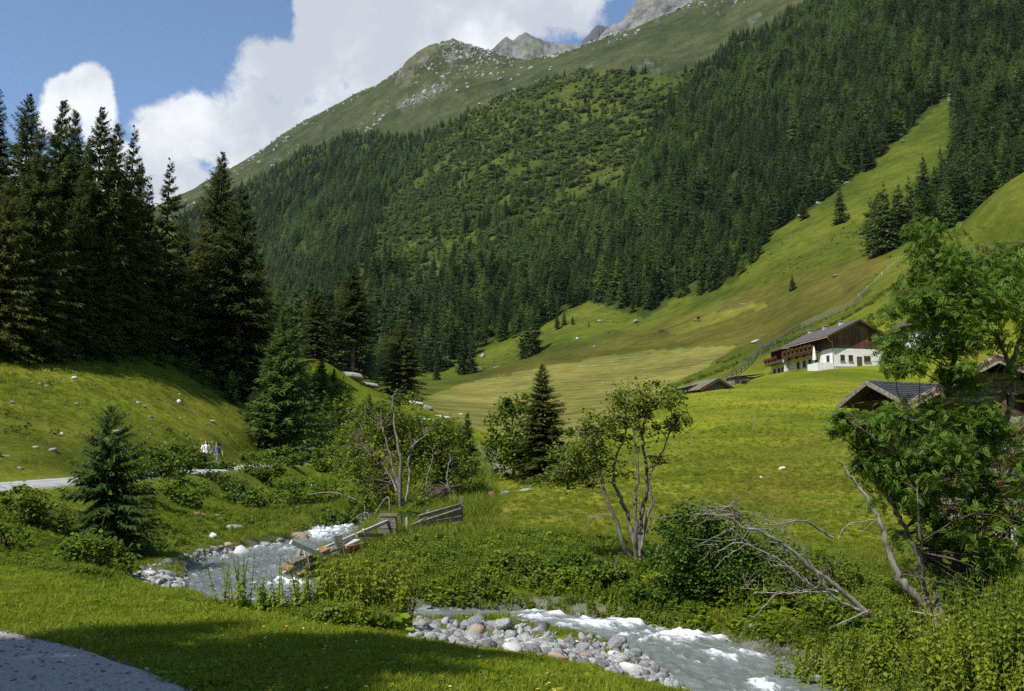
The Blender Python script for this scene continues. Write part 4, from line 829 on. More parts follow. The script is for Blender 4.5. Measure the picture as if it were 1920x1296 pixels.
for a, c, Y, r_, lab in [((575,928), (680,945), 42, .03, 'bare pale branch arching over the herbs on the left bank'), ((700,968), (728,932), 39, .022, 'thin dead stick propped before the pale-stemmed willow'), ((650,985), (690,962), 36, .02, 'bent dead twig hanging over the upper rapids'), ((1148,1045), (1160,1078), 21, .045, 'white bleached snag beside the rowan clump'), ((1237,1022), (1230,1056), 21.5, .05, 'short pinkish stake right of the rowan clump'), ((1585,848), (1600,862), 40, .03, 'short pale stick poking out of the meadow by the shed')]:
    P0, P1 = at(*a, Y), at(*c, Y); mid = (P0 + P1) / 2 + np.array([0, .1, .12 * np.linalg.norm(P1 - P0)]); V, F = tube_np(smooth_line([P0, mid, P1, P1 + np.array([.05, .05, -.5])], 12) - P1, np.linspace(r_ * .5, r_, 12), 6)
    o = obj('dead_branch', mesh_np('dead_branch', V, F, True), M['deadwood']); o.location = P1; tag(o, lab, 'branch')

# ------------------------------------------------------------------ buildings
m, b = mat_new('white_render'); t = b.n('ShaderNodeTexCoord'); n0 = b.noise(t.outputs['Object'], 1.5, 6, .6); finish(b, principled(b, b.mix(b.ramp(n0, .3, .75), (.62, .62, .60), (.78, .78, .76)), .9, .2)); M['plaster'] = m
def boardmat(name, c1, c2, c3, axis=0, scale=5.5):
    m, b = mat_new(name); t = b.n('ShaderNodeTexCoord'); s = b.n('ShaderNodeSeparateXYZ'); b.t.links.new(t.outputs['Object'], s.inputs[0])
    u_ = b.m('ADD', s.outputs[0], b.m('MULTIPLY', s.outputs[1], 1.0)) if axis == 0 else s.outputs[2]
    k = b.m('FLOOR', b.m('MULTIPLY', u_, scale)); wn = b.n('ShaderNodeTexWhiteNoise', noise_dimensions='1D'); b.put(wn.inputs['W'], k)
    streak = b.noise(b.vmul(t.outputs['Object'], (3, 3, .5) if axis == 0 else (.5, .5, 3)), 2.0, 6, .6); big = b.noise(t.outputs['Object'], .35, 3, .5)
    col = b.mix(wn.outputs['Value'], c1, c2); col = b.mix(b.ramp(b.m('ADD', streak, b.m('SUBTRACT', big, .5)), .42, .68), col, c3)
    fr = b.m('FRACT', b.m('MULTIPLY', u_, scale)); gap = b.ramp(b.m('ABSOLUTE', b.m('SUBTRACT', fr, .5)), .42, .49)
    finish(b, principled(b, b.mix(gap, col, (.012, .009, .007)), .85, .2, bump(b, b.m('SUBTRACT', streak, gap), .5, .02))); return m
M['gable'] = boardmat('aged_gable_boards', (.055, .030, .018), (.17, .075, .032), (.16, .145, .12)); M['darkboards'] = boardmat('dark_boards', (.035, .018, .010), (.085, .040, .019), (.06, .045, .032)); M['greyboards'] = boardmat('grey_boards', (.09, .08, .065), (.19, .17, .14), (.25, .23, .20))
M['slate'] = simple('brown_roof', (.055, .048, .044), (.105, .088, .078), 3, .8, .4); M['shingle'] = simple('dark_shingles', (.030, .032, .036), (.065, .066, .070), 5, .75, .5)
M['glass'] = simple('window_glass', (.012, .014, .016), (.03, .033, .036), 2, .12, .0, spec=.6); M['flower'] = foliage('red_flowers', (.35, .03, .03), (.5, .08, .05), .2, .6, .1); M['concrete'] = simple('chimney_render', (.30, .29, .27), (.45, .43, .40), 4, .9, .3)
def window(root, x, y, z, w_, h_, face, sill=True, name='window', shutter=None):
    """face 'g' = gable wall at y plane, 'l' = long wall at x plane"""
    f = MB(); 
    def bx(du, dz, su, sz_, pr_, dp): 
        c = (x + du, y - pr_, z + dz) if face == 'g' else (x - pr_, y + du, z + dz); d = (su, dp, sz_) if face == 'g' else (dp, su, sz_); f.box(c, d)
    bx(0, h_ / 2, w_ + .12, .07, .02, .07); bx(0, -h_ / 2, w_ + .12, .07, .02, .07); bx(-w_ / 2, 0, .07, h_ - .07, .02, .07); bx(w_ / 2, 0, .07, h_ - .07, .02, .07); bx(0, 0, .05, h_ - .07, .017, .05)
    wd = f.build(name, M['wood_brown'], root); f = MB(); bx(0, 0, w_ - .07, h_ - .07, 0, .03); f.build('pane', M['glass'], wd)
    if sill: f = MB(); bx(0, -h_ / 2 - .08, w_ + .3, .06, .08, .16); f.build('sill', M['concrete'], wd)
    return wd
def gable_house(root, W_, L_, h1, h2, hr, oh=1.1, ohs=1.3, mats=('plaster', 'gable', 'slate'), drop_=2.5, thick=.18, y0=0, wood_low=False, rname='roof'):
    MB().box((W_ / 2, y0 + L_ / 2, (h1 - drop_) / 2), (W_, L_, h1 + drop_)).build('wall', M[mats[0]], root)
    MB().prism([(.02, y0 + .02, h1), (W_ - .02, y0 + .02, h1), (W_ - .02, y0 + .02, h2), (W_ / 2, y0 + .02, hr), (.02, y0 + .02, h2)], (0, L_ - .04, 0)).build('upper_wall', M[mats[1]], root)
    rf = None; sl_ = (hr - h2) / (W_ / 2)
    for sg in (-1, 1):
        xr = W_ / 2; xe = xr + sg * (W_ / 2 + ohs); ze = hr - sl_ * (W_ / 2 + ohs); n = Vector((-sg * sl_, 0, 1)).normalized() * 0
        pts = [(xr, y0 - oh, hr + .05), (xe, y0 - oh, ze + .05), (xe, y0 - oh, ze + .05 + thick), (xr, y0 - oh, hr + .05 + thick)]
        o = MB().prism(pts, (0, L_ + 2 * oh, 0)).build(rname, M[mats[2]], root); rf = rf or o
        MB().beam((xr, y0 - oh - .03, hr - .03), (xe, y0 - oh - .03, ze - .03), .05, .30, (0, 0, 1)).build('bargeboard', M['wood_dark'], o)
    return rf, sl_
# --- the farmhouse
hp = at(1563, 690, 168); fh = empty('farmhouse', (hp[0], hp[1], hp[2]), R(13))
rf, sl_ = gable_house(fh, 9.4, 15.0, 3.4, 5.9, 8.2, 1.2, 1.5)
MB().box((1.9, 17.7, .4), (5.6, 5.4, 6.0)).build('annex_wall', M['plaster'], fh); MB().box((1.9, 17.7, 4.3), (5.5, 5.3, 1.8)).build('annex_upper_wall', M['darkboards'], fh)
MB().prism([(-2.6, 14.9, 4.75), (5.4, 14.9, 7.1), (5.4, 14.9, 7.28), (-2.6, 14.9, 4.93)], (0, 7.2, 0)).build('annex_roof', M['slate'], fh)
for y_, zz, lab in ((3.5, 8.9, None), (9.0, 8.7, None), (14.0, 8.3, None)):
    c = MB().box((3.9, y_, 7.6), (.6, .6, 1.7)).build('chimney', M['concrete'], rf); MB().box((3.9, y_, 8.68), (.8, .8, .08)).build('cap', M['concrete'], c)
    for dx in (-.25, .25): MB().box((3.9 + dx, y_, 8.54), (.1, .5, .22)).build('cap_support', M['concrete'], c)
for x_, w_, h_ in ((1.75, .72, 1.0), (3.3, .72, 1.0), (6.45, 1.15, .95)): window(fh, x_, -.012, 1.75 if w_ < 1 else 1.7, w_, h_, 'g')
d = MB().box((4.95, -.03, 1.05), (.95, .07, 2.05)).build('door', M['wood_brown'], fh); MB().box((5.25, -.08, 1.0), (.06, .05, .12)).build('handle', M['concrete'], d)
for y_ in (1.6, 5.4, 7.6, 9.6, 11.8): window(fh, -.012, y_, 1.75, .85, 1.05, 'l')
for y_ in (15.9, 17.3, 19.0): window(fh, -.912, y_, 1.3, .8, .9, 'l')
for y_ in (4.6, 6.6, 8.6, 10.6, 12.6): window(fh, .008, y_, 4.55, .8, 1.0, 'l', False)
for y_ in (16.5, 18.6): window(fh, -.862, y_, 4.35, .8, .9, 'l', False)
bal = MB().box((-.75, 9.3, 3.25), (1.5, 11.2, .14)).build('balcony', M['wood_brown'], fh)
for i in range(8): MB().box((-1.5, 4.4 + i * 1.4, 3.85), (.06, 1.18, .72)).build('rail_panel', M['wood_brown'], bal)
for i in range(9): MB().box((-1.5, 3.72 + i * 1.4, 3.8), (.11, .11, 1.1)).build('rail_post', M['wood_dark'], bal)
MB().box((-1.5, 9.3, 4.34), (.14, 11.2, .08)).build('handrail', M['wood_brown'], bal)
for i in range(4): MB().box((-1.3, 5 + i * 2.7, 2.95), (.9, .14, .45)).build('bracket', M['wood_dark'], bal)
bal2 = MB().box((-1.6, 17.7, 2.6), (1.5, 5.4, .14)).build('balcony', M['wood_brown'], fh)
for i in range(4): MB().box((-2.33, 15.75 + i * 1.3, 3.1), (.06, 1.12, .72)).build('rail_panel', M['wood_brown'], bal2)
g = np.random.default_rng(5)
def flower_box(par, x_, y_, z_, L_):
    fb = MB().box((x_, y_, z_), (.28, L_, .22)).build('flower_box', M['wood_dark'], par); P = np.stack([x_ + g.normal(0, .09, 160), y_ + g.uniform(-L_ / 2, L_ / 2, 160), z_ + .12 + np.abs(g.normal(0, .13, 160))], -1)
    V, F = scatter(*LEAF, P, g.uniform(0, 6, 160), g.uniform(-.5, .9, 160), g.normal(0, .5, 160), g.uniform(.1, .2, 160)); return fb, V, F
for i in range(4):
    fb, V, F = flower_box(bal2, -2.5, 15.75 + i * 1.3, 3.42, 1.1); obj('flowers', mesh_np('flowers', V, F), M['flower'], bal2)['kind'] = 'stuff'
for i in range(7):
    fb, V, F = flower_box(bal, -1.68, 4.7 + i * 1.5, 4.22, 1.0); obj('flowers', mesh_np('flowers', V, F), M['leaf'] if i % 2 else M['flower'], bal)['kind'] = 'stuff'
MB().tube([(-.08, -.06, 5.2), (-.08, -.06, -.3)], .05).build('drainpipe', M['concrete'], fh); MB().tube([(-1.5, -1.1, 5.12), (-1.5, 16, 5.12)], .07).build('gutter', M['concrete'], rf); MB().tube([(-1.45, -.9, 5.1), (-.6, -.3, 4.5), (-.1, -.06, 4.4)], .045).build('drainpipe', M['concrete'], fh)
MB().box((-1.5, 1.6, .0), (3.0, 3.4, 1.7)).build('terrace_wall', M['plaster'], fh); MB().box((-1.4, 10.3, -.2), (2.6, 6.5, .9)).build('terrace_wall', M['wood_brown'], fh); MB().box((4.6, -.35, -.1), (9.0, .6, .7)).build('plinth', M['rock'], fh)
tag(fh, 'large alpine farmhouse with white ground floor, wooden gable and balconies', 'house')
M2 = fh.matrix_world if False else Matrix.Translation(fh.location) @ Matrix.Rotation(R(13), 4, 'Z')
pu = empty('parasol', tuple(M2 @ Vector((-2.2, 2.3, .85)))); MB().tube([(0, 0, -.1), (0, 0, 3.1)], .04).build('pole', M['concrete'], pu); MB().tube([(0, 0, .7), (0, 0, 1.3), (0, 0, 2.4), (0, 0, 3.1)], [.34, .30, .2, .05], 9).build('folded_canopy', M['plaster'], pu); tag(pu, 'folded white parasol on the farmhouse terrace', 'parasol')
# --- houses half hidden by the rowan
for px, py, Y, Wd, lab in [(1722,652,178,7.0,'white-walled house seen through the rowan leaves above the big barn'), (1838,606,192,12,'white house with a dark roof on the slope right of the rowan limb')]:
    p = at(px, py, Y); h = empty('house', tuple(p), R(8)); gable_house(h, Wd, 9, 3.0, 4.6, 6.2 if Wd < 9 else 7.2, .9, 1.0)
    for i in range(3): window(h, Wd * (.22 + .28 * i), -.012, 1.6, .8, 1.0, 'g')
    tag(h, lab, 'house')
# --- low huts below the farmhouse
p = drop(1316, 735, y0=60); hu = empty('hay_hut', tuple(p - Vector((0, 0, .75))), R(20)); gable_house(hu, 4.2, 4.5, 1.1, 1.2, 2.3, .5, .5, ('greyboards', 'greyboards', 'wood_grey'), 1.0, .12)
for i in range(5): MB().beam((2.1 - 2.5, -.4 + i * 1.3, 1.22), (2.1, -.4 + i * 1.3, 2.5), .12, .05).build('roof_batten', M['wood_grey'], hu)
tag(hu, 'low dark weathered hay hut on the crest of the meadow', 'hut')
p = drop(1290, 738, y0=60); hu = empty('lean_to', tuple(p), R(20)); MB().prism([(-1.6, 0, -.5), (1.2, 0, -.5), (1.2, 0, 1.0), (-1.6, 0, .35)], (0, 3, 0)).build('wall', M['greyboards'], hu); MB().prism([(-1.9, -.3, .38), (1.3, -.3, 1.12), (1.3, -.3, 1.2), (-1.9, -.3, .46)], (0, 3.6, 0)).build('roof', M['wood_grey'], hu); tag(hu, 'tumbledown lean-to leaning on the hay hut', 'hut')
p = drop(1378, 722, y0=90); hu = empty('open_shed', tuple(p), R(16)); MB().box((3.0, 1.6, .7), (6, 3, 1.9)).build('wall', M['greyboards'], hu); MB().prism([(-.4, -.5, 1.55), (6.5, -.5, 2.3), (6.5, -.5, 2.42), (-.4, -.5, 1.67)], (0, 4.2, 0)).build('roof', M['wood_grey'], hu)
for i in range(4): MB().box((.3 + i * 1.8, -.3, .5), (.14, .14, 2.0)).build('post', M['wood_dark'], hu)
tag(hu, 'long low shed with a flat grey roof beside the farmhouse', 'shed')
p = drop(1393, 722, y0=90); wp = empty('timber_pile', tuple(p + Vector((0, -1.2, 0))), .4)
for i in range(9): MB().beam((random.uniform(-1.2, -.6), random.uniform(-.4, .4), .1 + .09 * i), (random.uniform(.6, 1.4), random.uniform(-.4, .4), .1 + .09 * i), .16, .1, rough=.01).build('log', M['wood_brown' if i % 2 else 'wood_grey'], wp)
tag(wp, 'untidy pile of brown timber before the long low shed', 'timber pile')
# --- small shed with dark shingle roof
ap = Vector(at(1632, 717, 46)); sh = empty('shed', (ap.x, ap.y, ap.z - 3.4), 0)
bdir = Vector((math.cos(R(24)), math.sin(R(24)), 0)); gd = Vector((math.sin(R(24)), -math.cos(R(24)), 0)); up = Vector((0, 0, 1)); apx = up * 3.4
def q(a, c, z): return bdir * a + gd * c + up * z
base_z = g1(ap.x, ap.y) - (ap.z - 3.4) - .3
MB().prism([q(.55, -1.25, base_z), q(.55, 1.25, base_z), q(.55, 1.25, 2.55), q(.55, 0, 3.25), q(.55, -1.25, 2.55)], bdir * 3.6).build('wall', M['darkboards'], sh)
for i in range(11):
    z_ = base_z + .15 + i * .27
    if z_ > 2.9: break
    if 1.5 < z_ < 2.3: MB().beam(q(.5, -1.3, z_), q(.5, -.35, z_), .06, .24).build('board', M['wood_brown'], sh); MB().beam(q(.5, .8, z_), q(.5, 1.3, z_), .06, .24).build('board', M['wood_brown'], sh)
    else: MB().beam(q(.5, -1.3, z_), q(.5, 1.3, z_), .06, .24, rough=.008).build('board', M['wood_brown'], sh)
for sg in (-1, 1):
    MB().prism([q(-.15, 0, 3.4), q(-.15, sg * 1.95, 2.42), q(-.15, sg * 1.95, 2.34), q(-.15, 0, 3.3)], bdir * 4.8).build('roof_slope', M['shingle'], sh)
    rows = 9
    for r_ in range(rows):
        f0 = r_ / rows; f1_ = (r_ + 1.12) / rows; MB().beam(q(2.25, sg * 1.97 * (f0 + f1_) / 2, 3.44 - .98 * (f0 + f1_) / 2 + .012), q(2.25, sg * 1.97 * (f0 + f1_) / 2, 3.44 - .98 * (f0 + f1_) / 2 + .012) + bdir * .001, .1, .1) if False else None
        a0 = q(-.18, sg * 1.99 * f0, 3.425 - .99 * f0 + .01); a1 = q(-.18, sg * 1.99 * f1_, 3.425 - .99 * f1_ + .035); MB().prism([a0, a1, a1 + up * .03, a0 + up * .015], bdir * 4.86).build('shingle_course', M['shingle'], sh)
    MB().beam(q(-.24, 0, 3.36), q(-.24, sg * 2.02, 2.36), .05, .2).build('bargeboard', M['wood_grey'], sh)
MB().beam(q(-.2, 0, 3.47), q(4.75, 0, 3.47), .16, .05).build('ridge_board', M['wood_grey'], sh); MB().beam(q(.3, -1.1, 1.5), q(.25, -1.5, 2.5), .06, .06).build('strut', M['wood_white'], sh)
tag(sh, 'small timber shed with a dark shingle roof below the farmhouse', 'shed')
# --- big weathered barn on the right
bpz = g1(*at(1868, 900, 32)[[0, 1]]); bpos = at(1868, 672, 32); bn = empty('barn', (bpos[0], bpos[1], bpz), R(-22)); HR = bpos[2] - bpz
MB().prism([(-2.35, .12, -.6), (2.6, .12, -.6), (2.6, .12, HR - 1.55), (0, .12, HR - .3), (-2.35, .12, HR - 1.5)], (0, 6, 0)).build('wall', M['darkboards'], bn)
nb = int((HR - .4) / .235)
for i in range(nb):
    z_ = .05 + i * .235; hwid = 2.42 if z_ < HR - 1.5 else max(.1, (HR - .3 - z_) / .5)
    hwid = min(hwid, 2.42)
    segs = [(-hwid, hwid)]
    if HR - 2.6 < z_ < HR - 1.25: segs = [(-hwid, -1.6), (.05, hwid)] if z_ < HR - 1.9 else [(-hwid, .15), (1.2, hwid)]
    for a, c in segs:
        if c - a > .15: MB().beam((a + random.uniform(-.05, .05), .05 + random.uniform(-.015, .015), z_), (c + random.uniform(-.05, .05), .05 + random.uniform(-.015, .015), z_ + random.uniform(-.02, .02)), .07, .215, (0, 0, 1), .008).build('board', M[random.choice(['wood_grey', 'wood_brown', 'wood_grey', 'wood_dark'])], bn)
for a, c in (((-1.7, -.02, HR - 2.7), (2.0, -.02, HR - 2.62)), ((.1, -.02, HR - 2.6), (.15, -.02, HR - 1.0)), ((.2, -.03, HR - 2.5), (1.3, -.03, HR - 1.7)), ((1.25, -.02, HR - 2.6), (1.25, -.02, HR - 1.2))): MB().beam(a, c, .14, .16, (0, -1, .2), .01).build('beam', M['wood_brown'], bn)
for sg, wd in ((-1, 2.95), (1, 3.0)):
    rfo = MB().prism([(0, -.7, HR - .02), (sg * wd, -.7, HR - 1.55), (sg * wd, -.7, HR - 1.63), (0, -.7, HR - .1)], (0, 7.4, 0)).build('roof', M['wood_grey'], bn)
    for j in range(3): MB().beam((0, -.75 - .05 * j, HR + .02 - .11 * j), (sg * (wd - .12 * j), -.75 - .05 * j, HR - 1.53 - .11 * j + .06 * j), .06, .085, rough=.008).build('fascia_board', M['wood_grey' if j != 1 else 'wood_brown'], rfo)
    for j in range(9):
        f = (j + .3) / 9; MB().beam((sg * wd * f, -.8, HR + .04 - 1.53 * f), (sg * wd * f, 6.6, HR + .04 - 1.53 * f), .20, .035, (sg * .46, 0, 1), .01).build('roof_board', M['wood_grey'], rfo)
for i in range(5): MB().beam((-2.6 + .1 * i, -.3, HR - 1.75), (-2.0 + .05 * i, -.1, HR - 2.5 - .1 * i), .05, .05).build('strut', M['wood_grey'], bn) if i == 0 else None
tag(bn, 'weathered plank barn behind the rowan with a sagging board roof', 'barn')
p = on_ground(1893, 29.2); sgn = empty('marker_post', tuple(p), .3); MB().box((0, 0, .38), (.16, .05, .78)).build('white_board', M['plaster'], sgn); MB().box((.13, .0, .38), (.10, .06, .78)).build('red_board', M['wood_red'], sgn); tag(sgn, 'short red and white marker board standing before the barn', 'marker')
# firewood stacked against the barn
fw = empty('firewood_stack', tuple(on_ground(1868, 30.6)), 0)
for i in range(48): MB().tube([(-.9 + (i % 10) * .18 + random.uniform(-.02, .02), -.22, .09 + (i // 10) * .16), (-.9 + (i % 10) * .18, .22, .1 + (i // 10) * .16)], random.uniform(.06, .085), 7).build('log', M['wood_grey' if i % 3 else 'wood_brown'], fw)
tag(fw, 'stack of split firewood against the barn front', 'firewood')
# --- fences on the slope
def line_fence(name, pts, y0, y1, h_, step, label, mat='wood_grey', rails=2, r_=.06):
    P = [hit(a, c, y0=y0, y1=y1) for a, c in pts]; Q = smooth_line([tuple(p) for p in P], 400); L = np.concatenate([[0], np.cumsum(np.linalg.norm(np.diff(Q[:, :2], axis=0), axis=1))]); nn_ = max(2, int(L[-1] / step)); X = np.interp(np.linspace(0, L[-1], nn_), L, Q[:, 0]); Y_ = np.interp(np.linspace(0, L[-1], nn_), L, Q[:, 1]); Z = ground(X, Y_)
    root = empty(name, (X[0], Y_[0], Z[0])); o0 = Vector(root.location); pts3 = [Vector((X[i], Y_[i], Z[i])) - o0 for i in range(nn_)]
    for p in pts3: MB().beam(p - Vector((0, 0, .3)), p + Vector((random.uniform(-.08, .08), 0, h_ * random.uniform(.9, 1.15))), r_ * 2, r_ * 2).build('post', M[mat], root)
    for i in range(nn_ - 1):
        for k in range(rails): zz = Vector((0, 0, h_ * (.45 + .45 * k))); MB().beam(pts3[i] + zz + Vector((0, 0, random.uniform(-.06, .06))), pts3[i + 1] + zz, r_, r_ * 2.2).build('rail', M[mat], root)
    return tag(root, label, 'fence')
line_fence('rail_fence', [(1352,722),(1400,690),(1428,662),(1480,630),(1540,600),(1600,575),(1632,548)], 190, 420, 1.3, 4.0, 'grey wooden rail fence climbing the slope behind the farmhouse', rails=3, r_=.09)
line_fence('rail_fence', [(1610,556),(1640,530),(1668,502),(1684,490)], 190, 420, 1.0, 5.0, 'thin pale fence line along the top of the spur', 'wood_white', 1)
for px, py, lab in [(1413,800,'single thin grey fence stake in the middle of the green meadow'), (1298,834,'leaning thin stake in the meadow grass behind the round-topped rowan')]:
    p = drop(px, py, y0=20); o = MB().tube([(0, 0, -.1), (.03, 0, .5), (.05, 0, 1.0)], [.026, .022, .02], 6).build('fence_stake', M['wood_grey']); o.location = p; tag(o, lab, 'stake')
p = drop(1307, 604, y0=200); tr = empty('tractor', tuple(p), R(60)); MB().box((0, 0, 1.0), (1.0, 2.4, .7)).build('body', M['rock_red'], tr); MB().box((0, -.7, 1.8), (1.1, 1.1, 1.0)).build('cab', M['glass'], tr)
for a, c, r_ in ((-.6, -.8, .7), (.6, -.8, .7), (-.5, .9, .45), (.5, .9, .45)): MB().tube([(a - .14, c, r_), (a + .14, c, r_)], r_, 14).build('wheel', M['wood_dark'], tr)
tag(tr, 'tiny red tractor at the edge of the upper mown strip', 'tractor')
p = drop(1240, 624, y0=200); hr = empty('hay_rack', tuple(p), R(40)); [MB().beam((-1.5 + i, 0, 0), (-1.2 + i, 0, 1.5), .15, .15).build('post', M['wood_dark'], hr) for i in range(4)]; [MB().beam((-1.6, 0, .6 + .5 * i), (2.0, 0, .6 + .5 * i), .1, .15).build('rail', M['wood_dark'], hr) for i in range(2)]; tag(hr, 'small dark hay rack on the strip above the mown field', 'hay rack')

# ------------------------------------------------------------------ two walkers on the road
M['skin'] = simple('skin', (.42, .24, .16), (.50, .30, .21), 8, .6, .0); M['hair'] = simple('hair', (.05, .025, .015), (.10, .05, .03), 20, .6, .2); M['shirt'] = simple('white_shirt', (.72, .72, .72), (.82, .82, .82), 6, .9, .1); M['greyshirt'] = simple('grey_blue_shirt', (.11, .14, .17), (.19, .23, .27), 9, .9, .1); M['darkcloth'] = simple('dark_cloth', (.02, .022, .028), (.05, .05, .06), 9, .9, .1); M['palecloth'] = simple('pale_trousers', (.27, .25, .22), (.36, .34, .30), 9, .9, .1); M['bootleather'] = simple('boot_leather', (.06, .04, .03), (.12, .08, .06), 9, .8, .1); M['packcloth'] = simple('pack_cloth', (.03, .035, .06), (.07, .07, .11), 9, .9, .1)
def person(px, Y, H, shirt, legs, label, seed, stride, lean=0, swing=.1, shorts=.0):
    p = on_ground(px, Y); rz = road_line(Y)[1]; k = H / 1.75
    J = {'pel': (0, 0, .95), 'chest': (0, .01, 1.28), 'neck': (0, 0, 1.48), 'head': (0, -.02, 1.60), 'top': (0, -.01, 1.72)}
    E = [('pel', 'chest'), ('chest', 'neck'), ('neck', 'head'), ('head', 'top')]; rad = {'pel': (.165, .12), 'chest': (.185, .125), 'neck': (.055, .055), 'head': (.085, .10), 'top': (.055, .06)}
    for s, sd in ((-1, 'l'), (1, 'r')):
        f = stride * s; J['hip' + sd] = (.095 * s, 0, .88); J['kn' + sd] = (.10 * s, -.06 - f * .5, .50); J['an' + sd] = (.10 * s, .02 - f, .10 + max(0, f) * .15); J['toe' + sd] = (.11 * s, -.15 - f, .045 + max(0, f) * .1)
        J['sh' + sd] = (.195 * s, 0, 1.40); J['el' + sd] = (.25 * s + swing * s * .4, .04 + f * .4, 1.13); J['wr' + sd] = (.27 * s + swing * s, -.04 + f * .5, .90); J['hd' + sd] = (.275 * s + swing * s, -.07 + f * .5, .80)
        E += [('pel', 'hip' + sd), ('hip' + sd, 'kn' + sd), ('kn' + sd, 'an' + sd), ('an' + sd, 'toe' + sd), ('chest', 'sh' + sd), ('sh' + sd, 'el' + sd), ('el' + sd, 'wr' + sd), ('wr' + sd, 'hd' + sd)]
        for a, r_ in (('hip', .095), ('kn', .062), ('an', .045), ('toe', .042), ('sh', .065), ('el', .043), ('wr', .03), ('hd', .034)): rad[a + sd] = (r_, r_)
    names = list(J); me = bpy.data.meshes.new('body'); me.from_pydata([J[n] for n in names], [(names.index(a), names.index(c)) for a, c in E], []); tmp = bpy.data.objects.new('tmp', me); COL.objects.link(tmp)
    sk = tmp.modifiers.new('s', 'SKIN'); tmp.modifiers.new('u', 'SUBSURF').levels = 2
    for i, n in enumerate(names): me.skin_vertices[0].data[i].radius = rad[n]; me.skin_vertices[0].data[i].use_root = (n == 'pel')
    bm2 = bpy.data.meshes.new_from_object(tmp.evaluated_get(bpy.context.evaluated_depsgraph_get())); bpy.data.objects.remove(tmp)
    mats = ['skin', shirt, legs, 'bootleather']
    for q_ in mats: bm2.materials.append(M[q_])
    for f in bm2.polygons:
        c = f.center; arm = abs(c.x) > .205
        f.material_index = 0 if c.z > 1.47 else (1 if (not arm and c.z > .93) or (arm and c.z > 1.18) else (0 if arm and c.z > .7 else (2 if c.z > .14 + shorts else (0 if c.z > .2 else 3))))
        f.use_smooth = True
    root = empty('person', (p.x, p.y, rz + .02), .25 * seed); root.scale = (k, k, k); obj('body', bm2, None, root)
    hm = stone_mesh(400 + seed, 2, 1.0, .1, 0); ho = obj('hair', hm, M['hair'], root); ho.location = (0, .025, 1.655); ho.scale = (.092, .108, .095)
    # straps
    for s in (-1, 1): MB().tube([(s * .10, -.155, 1.12), (s * .11, -.155, 1.30), (s * .11, -.08, 1.46), (s * .10, .08, 1.46)], .018, 5).build('strap', M['darkcloth'], root)
    tag(root, label, 'person'); bk = empty('backpack', (p.x, p.y, rz + .02), .25 * seed); bk.scale = (k, k, k)
    me2 = stone_mesh(410 + seed, 2, 1.0, .12, 0); o = obj('pack_body', me2, M['packcloth'], bk); o.location = (0, .25, 1.26); o.scale = (.18, .13, .28); o = obj('lid', stone_mesh(420 + seed, 2, 1, .1, 0), M['darkcloth'], bk); o.location = (0, .22, 1.52); o.scale = (.15, .12, .09)
    MB().tube([(-.17, .1, 1.02), (0, .16, 1.02), (.17, .1, 1.02)], .02, 5).build('hip_belt', M['darkcloth'], bk)
    tag(bk, 'dark rucksack on the back of the walker in ' + ('a white shirt' if seed == 1 else 'grey-blue'), 'backpack')
person(384, 61.5, 1.72, 'shirt', 'darkcloth', 'walker in a white shirt and dark shorts coming down the road', 1, .06, swing=.02, shorts=.36)
person(405, 61.0, 1.64, 'greyshirt', 'palecloth', 'walker in a grey-blue top and pale trousers, one arm held out', -1, .16, swing=.16)
# ------------------------------------------------------------------ broadleaf trees and bushes
def crowns(lst, Y): 
    out = []
    for px, py, rx, ry, dep, nl, *rest in lst:
        c, r = px_ell(px, py, rest[0] if rest else Y, rx, ry, dep); out.append((c, r, nl, int(np.clip(nl // 45, 8, 60))))
    return out
# rowan on the right: living stems, leaning dead stems, feathery leaves
gb = at(1742, 1187, 15.8); gb[2] = g1(gb[0], gb[1])
def st(pts, Y=15.8): 
    P = px_path(pts, Y); return P
stems = [(np.vstack([gb, st([(1715,1120),(1680,1070),(1660,1010),(1640,960),(1602,900),(1572,862)], 15.5)]), .075, .012),
         (np.vstack([gb, st([(1735,1110),(1722,1040),(1690,980),(1668,930),(1640,890),(1612,845)], 16.1)]), .065, .014),
         (np.vstack([gb + (.1, .05, 0), st([(1760,1080),(1755,1000),(1748,900),(1765,800),(1785,700),(1790,600),(1765,500),(1750,430)], 16.4)]), .085, .014),
         (np.vstack([gb + (.16, .1, 0), st([(1795,1050),(1835,900),(1890,780),(1893,690),(1855,610),(1800,560)], 16.7)]), .085, .018),
         (st([(1893,690,16.7),(1925,600,16.8),(1935,520,16.9)]), .045, .012), (st([(1835,900,16.6),(1800,840,16.3),(1740,800,16),(1690,780,15.8)]), .035, .01),
         (st([(1745,960,16.4),(1700,880,16),(1650,830,15.6),(1610,800,15.4)]), .03, .009), (st([(1690,980,16.1),(1660,900,15.9),(1675,860,15.8)]), .03, .012),
         (st([(1735,1110,16),(1725,1000,15.5),(1720,900,15.3)]), .03, .01)]
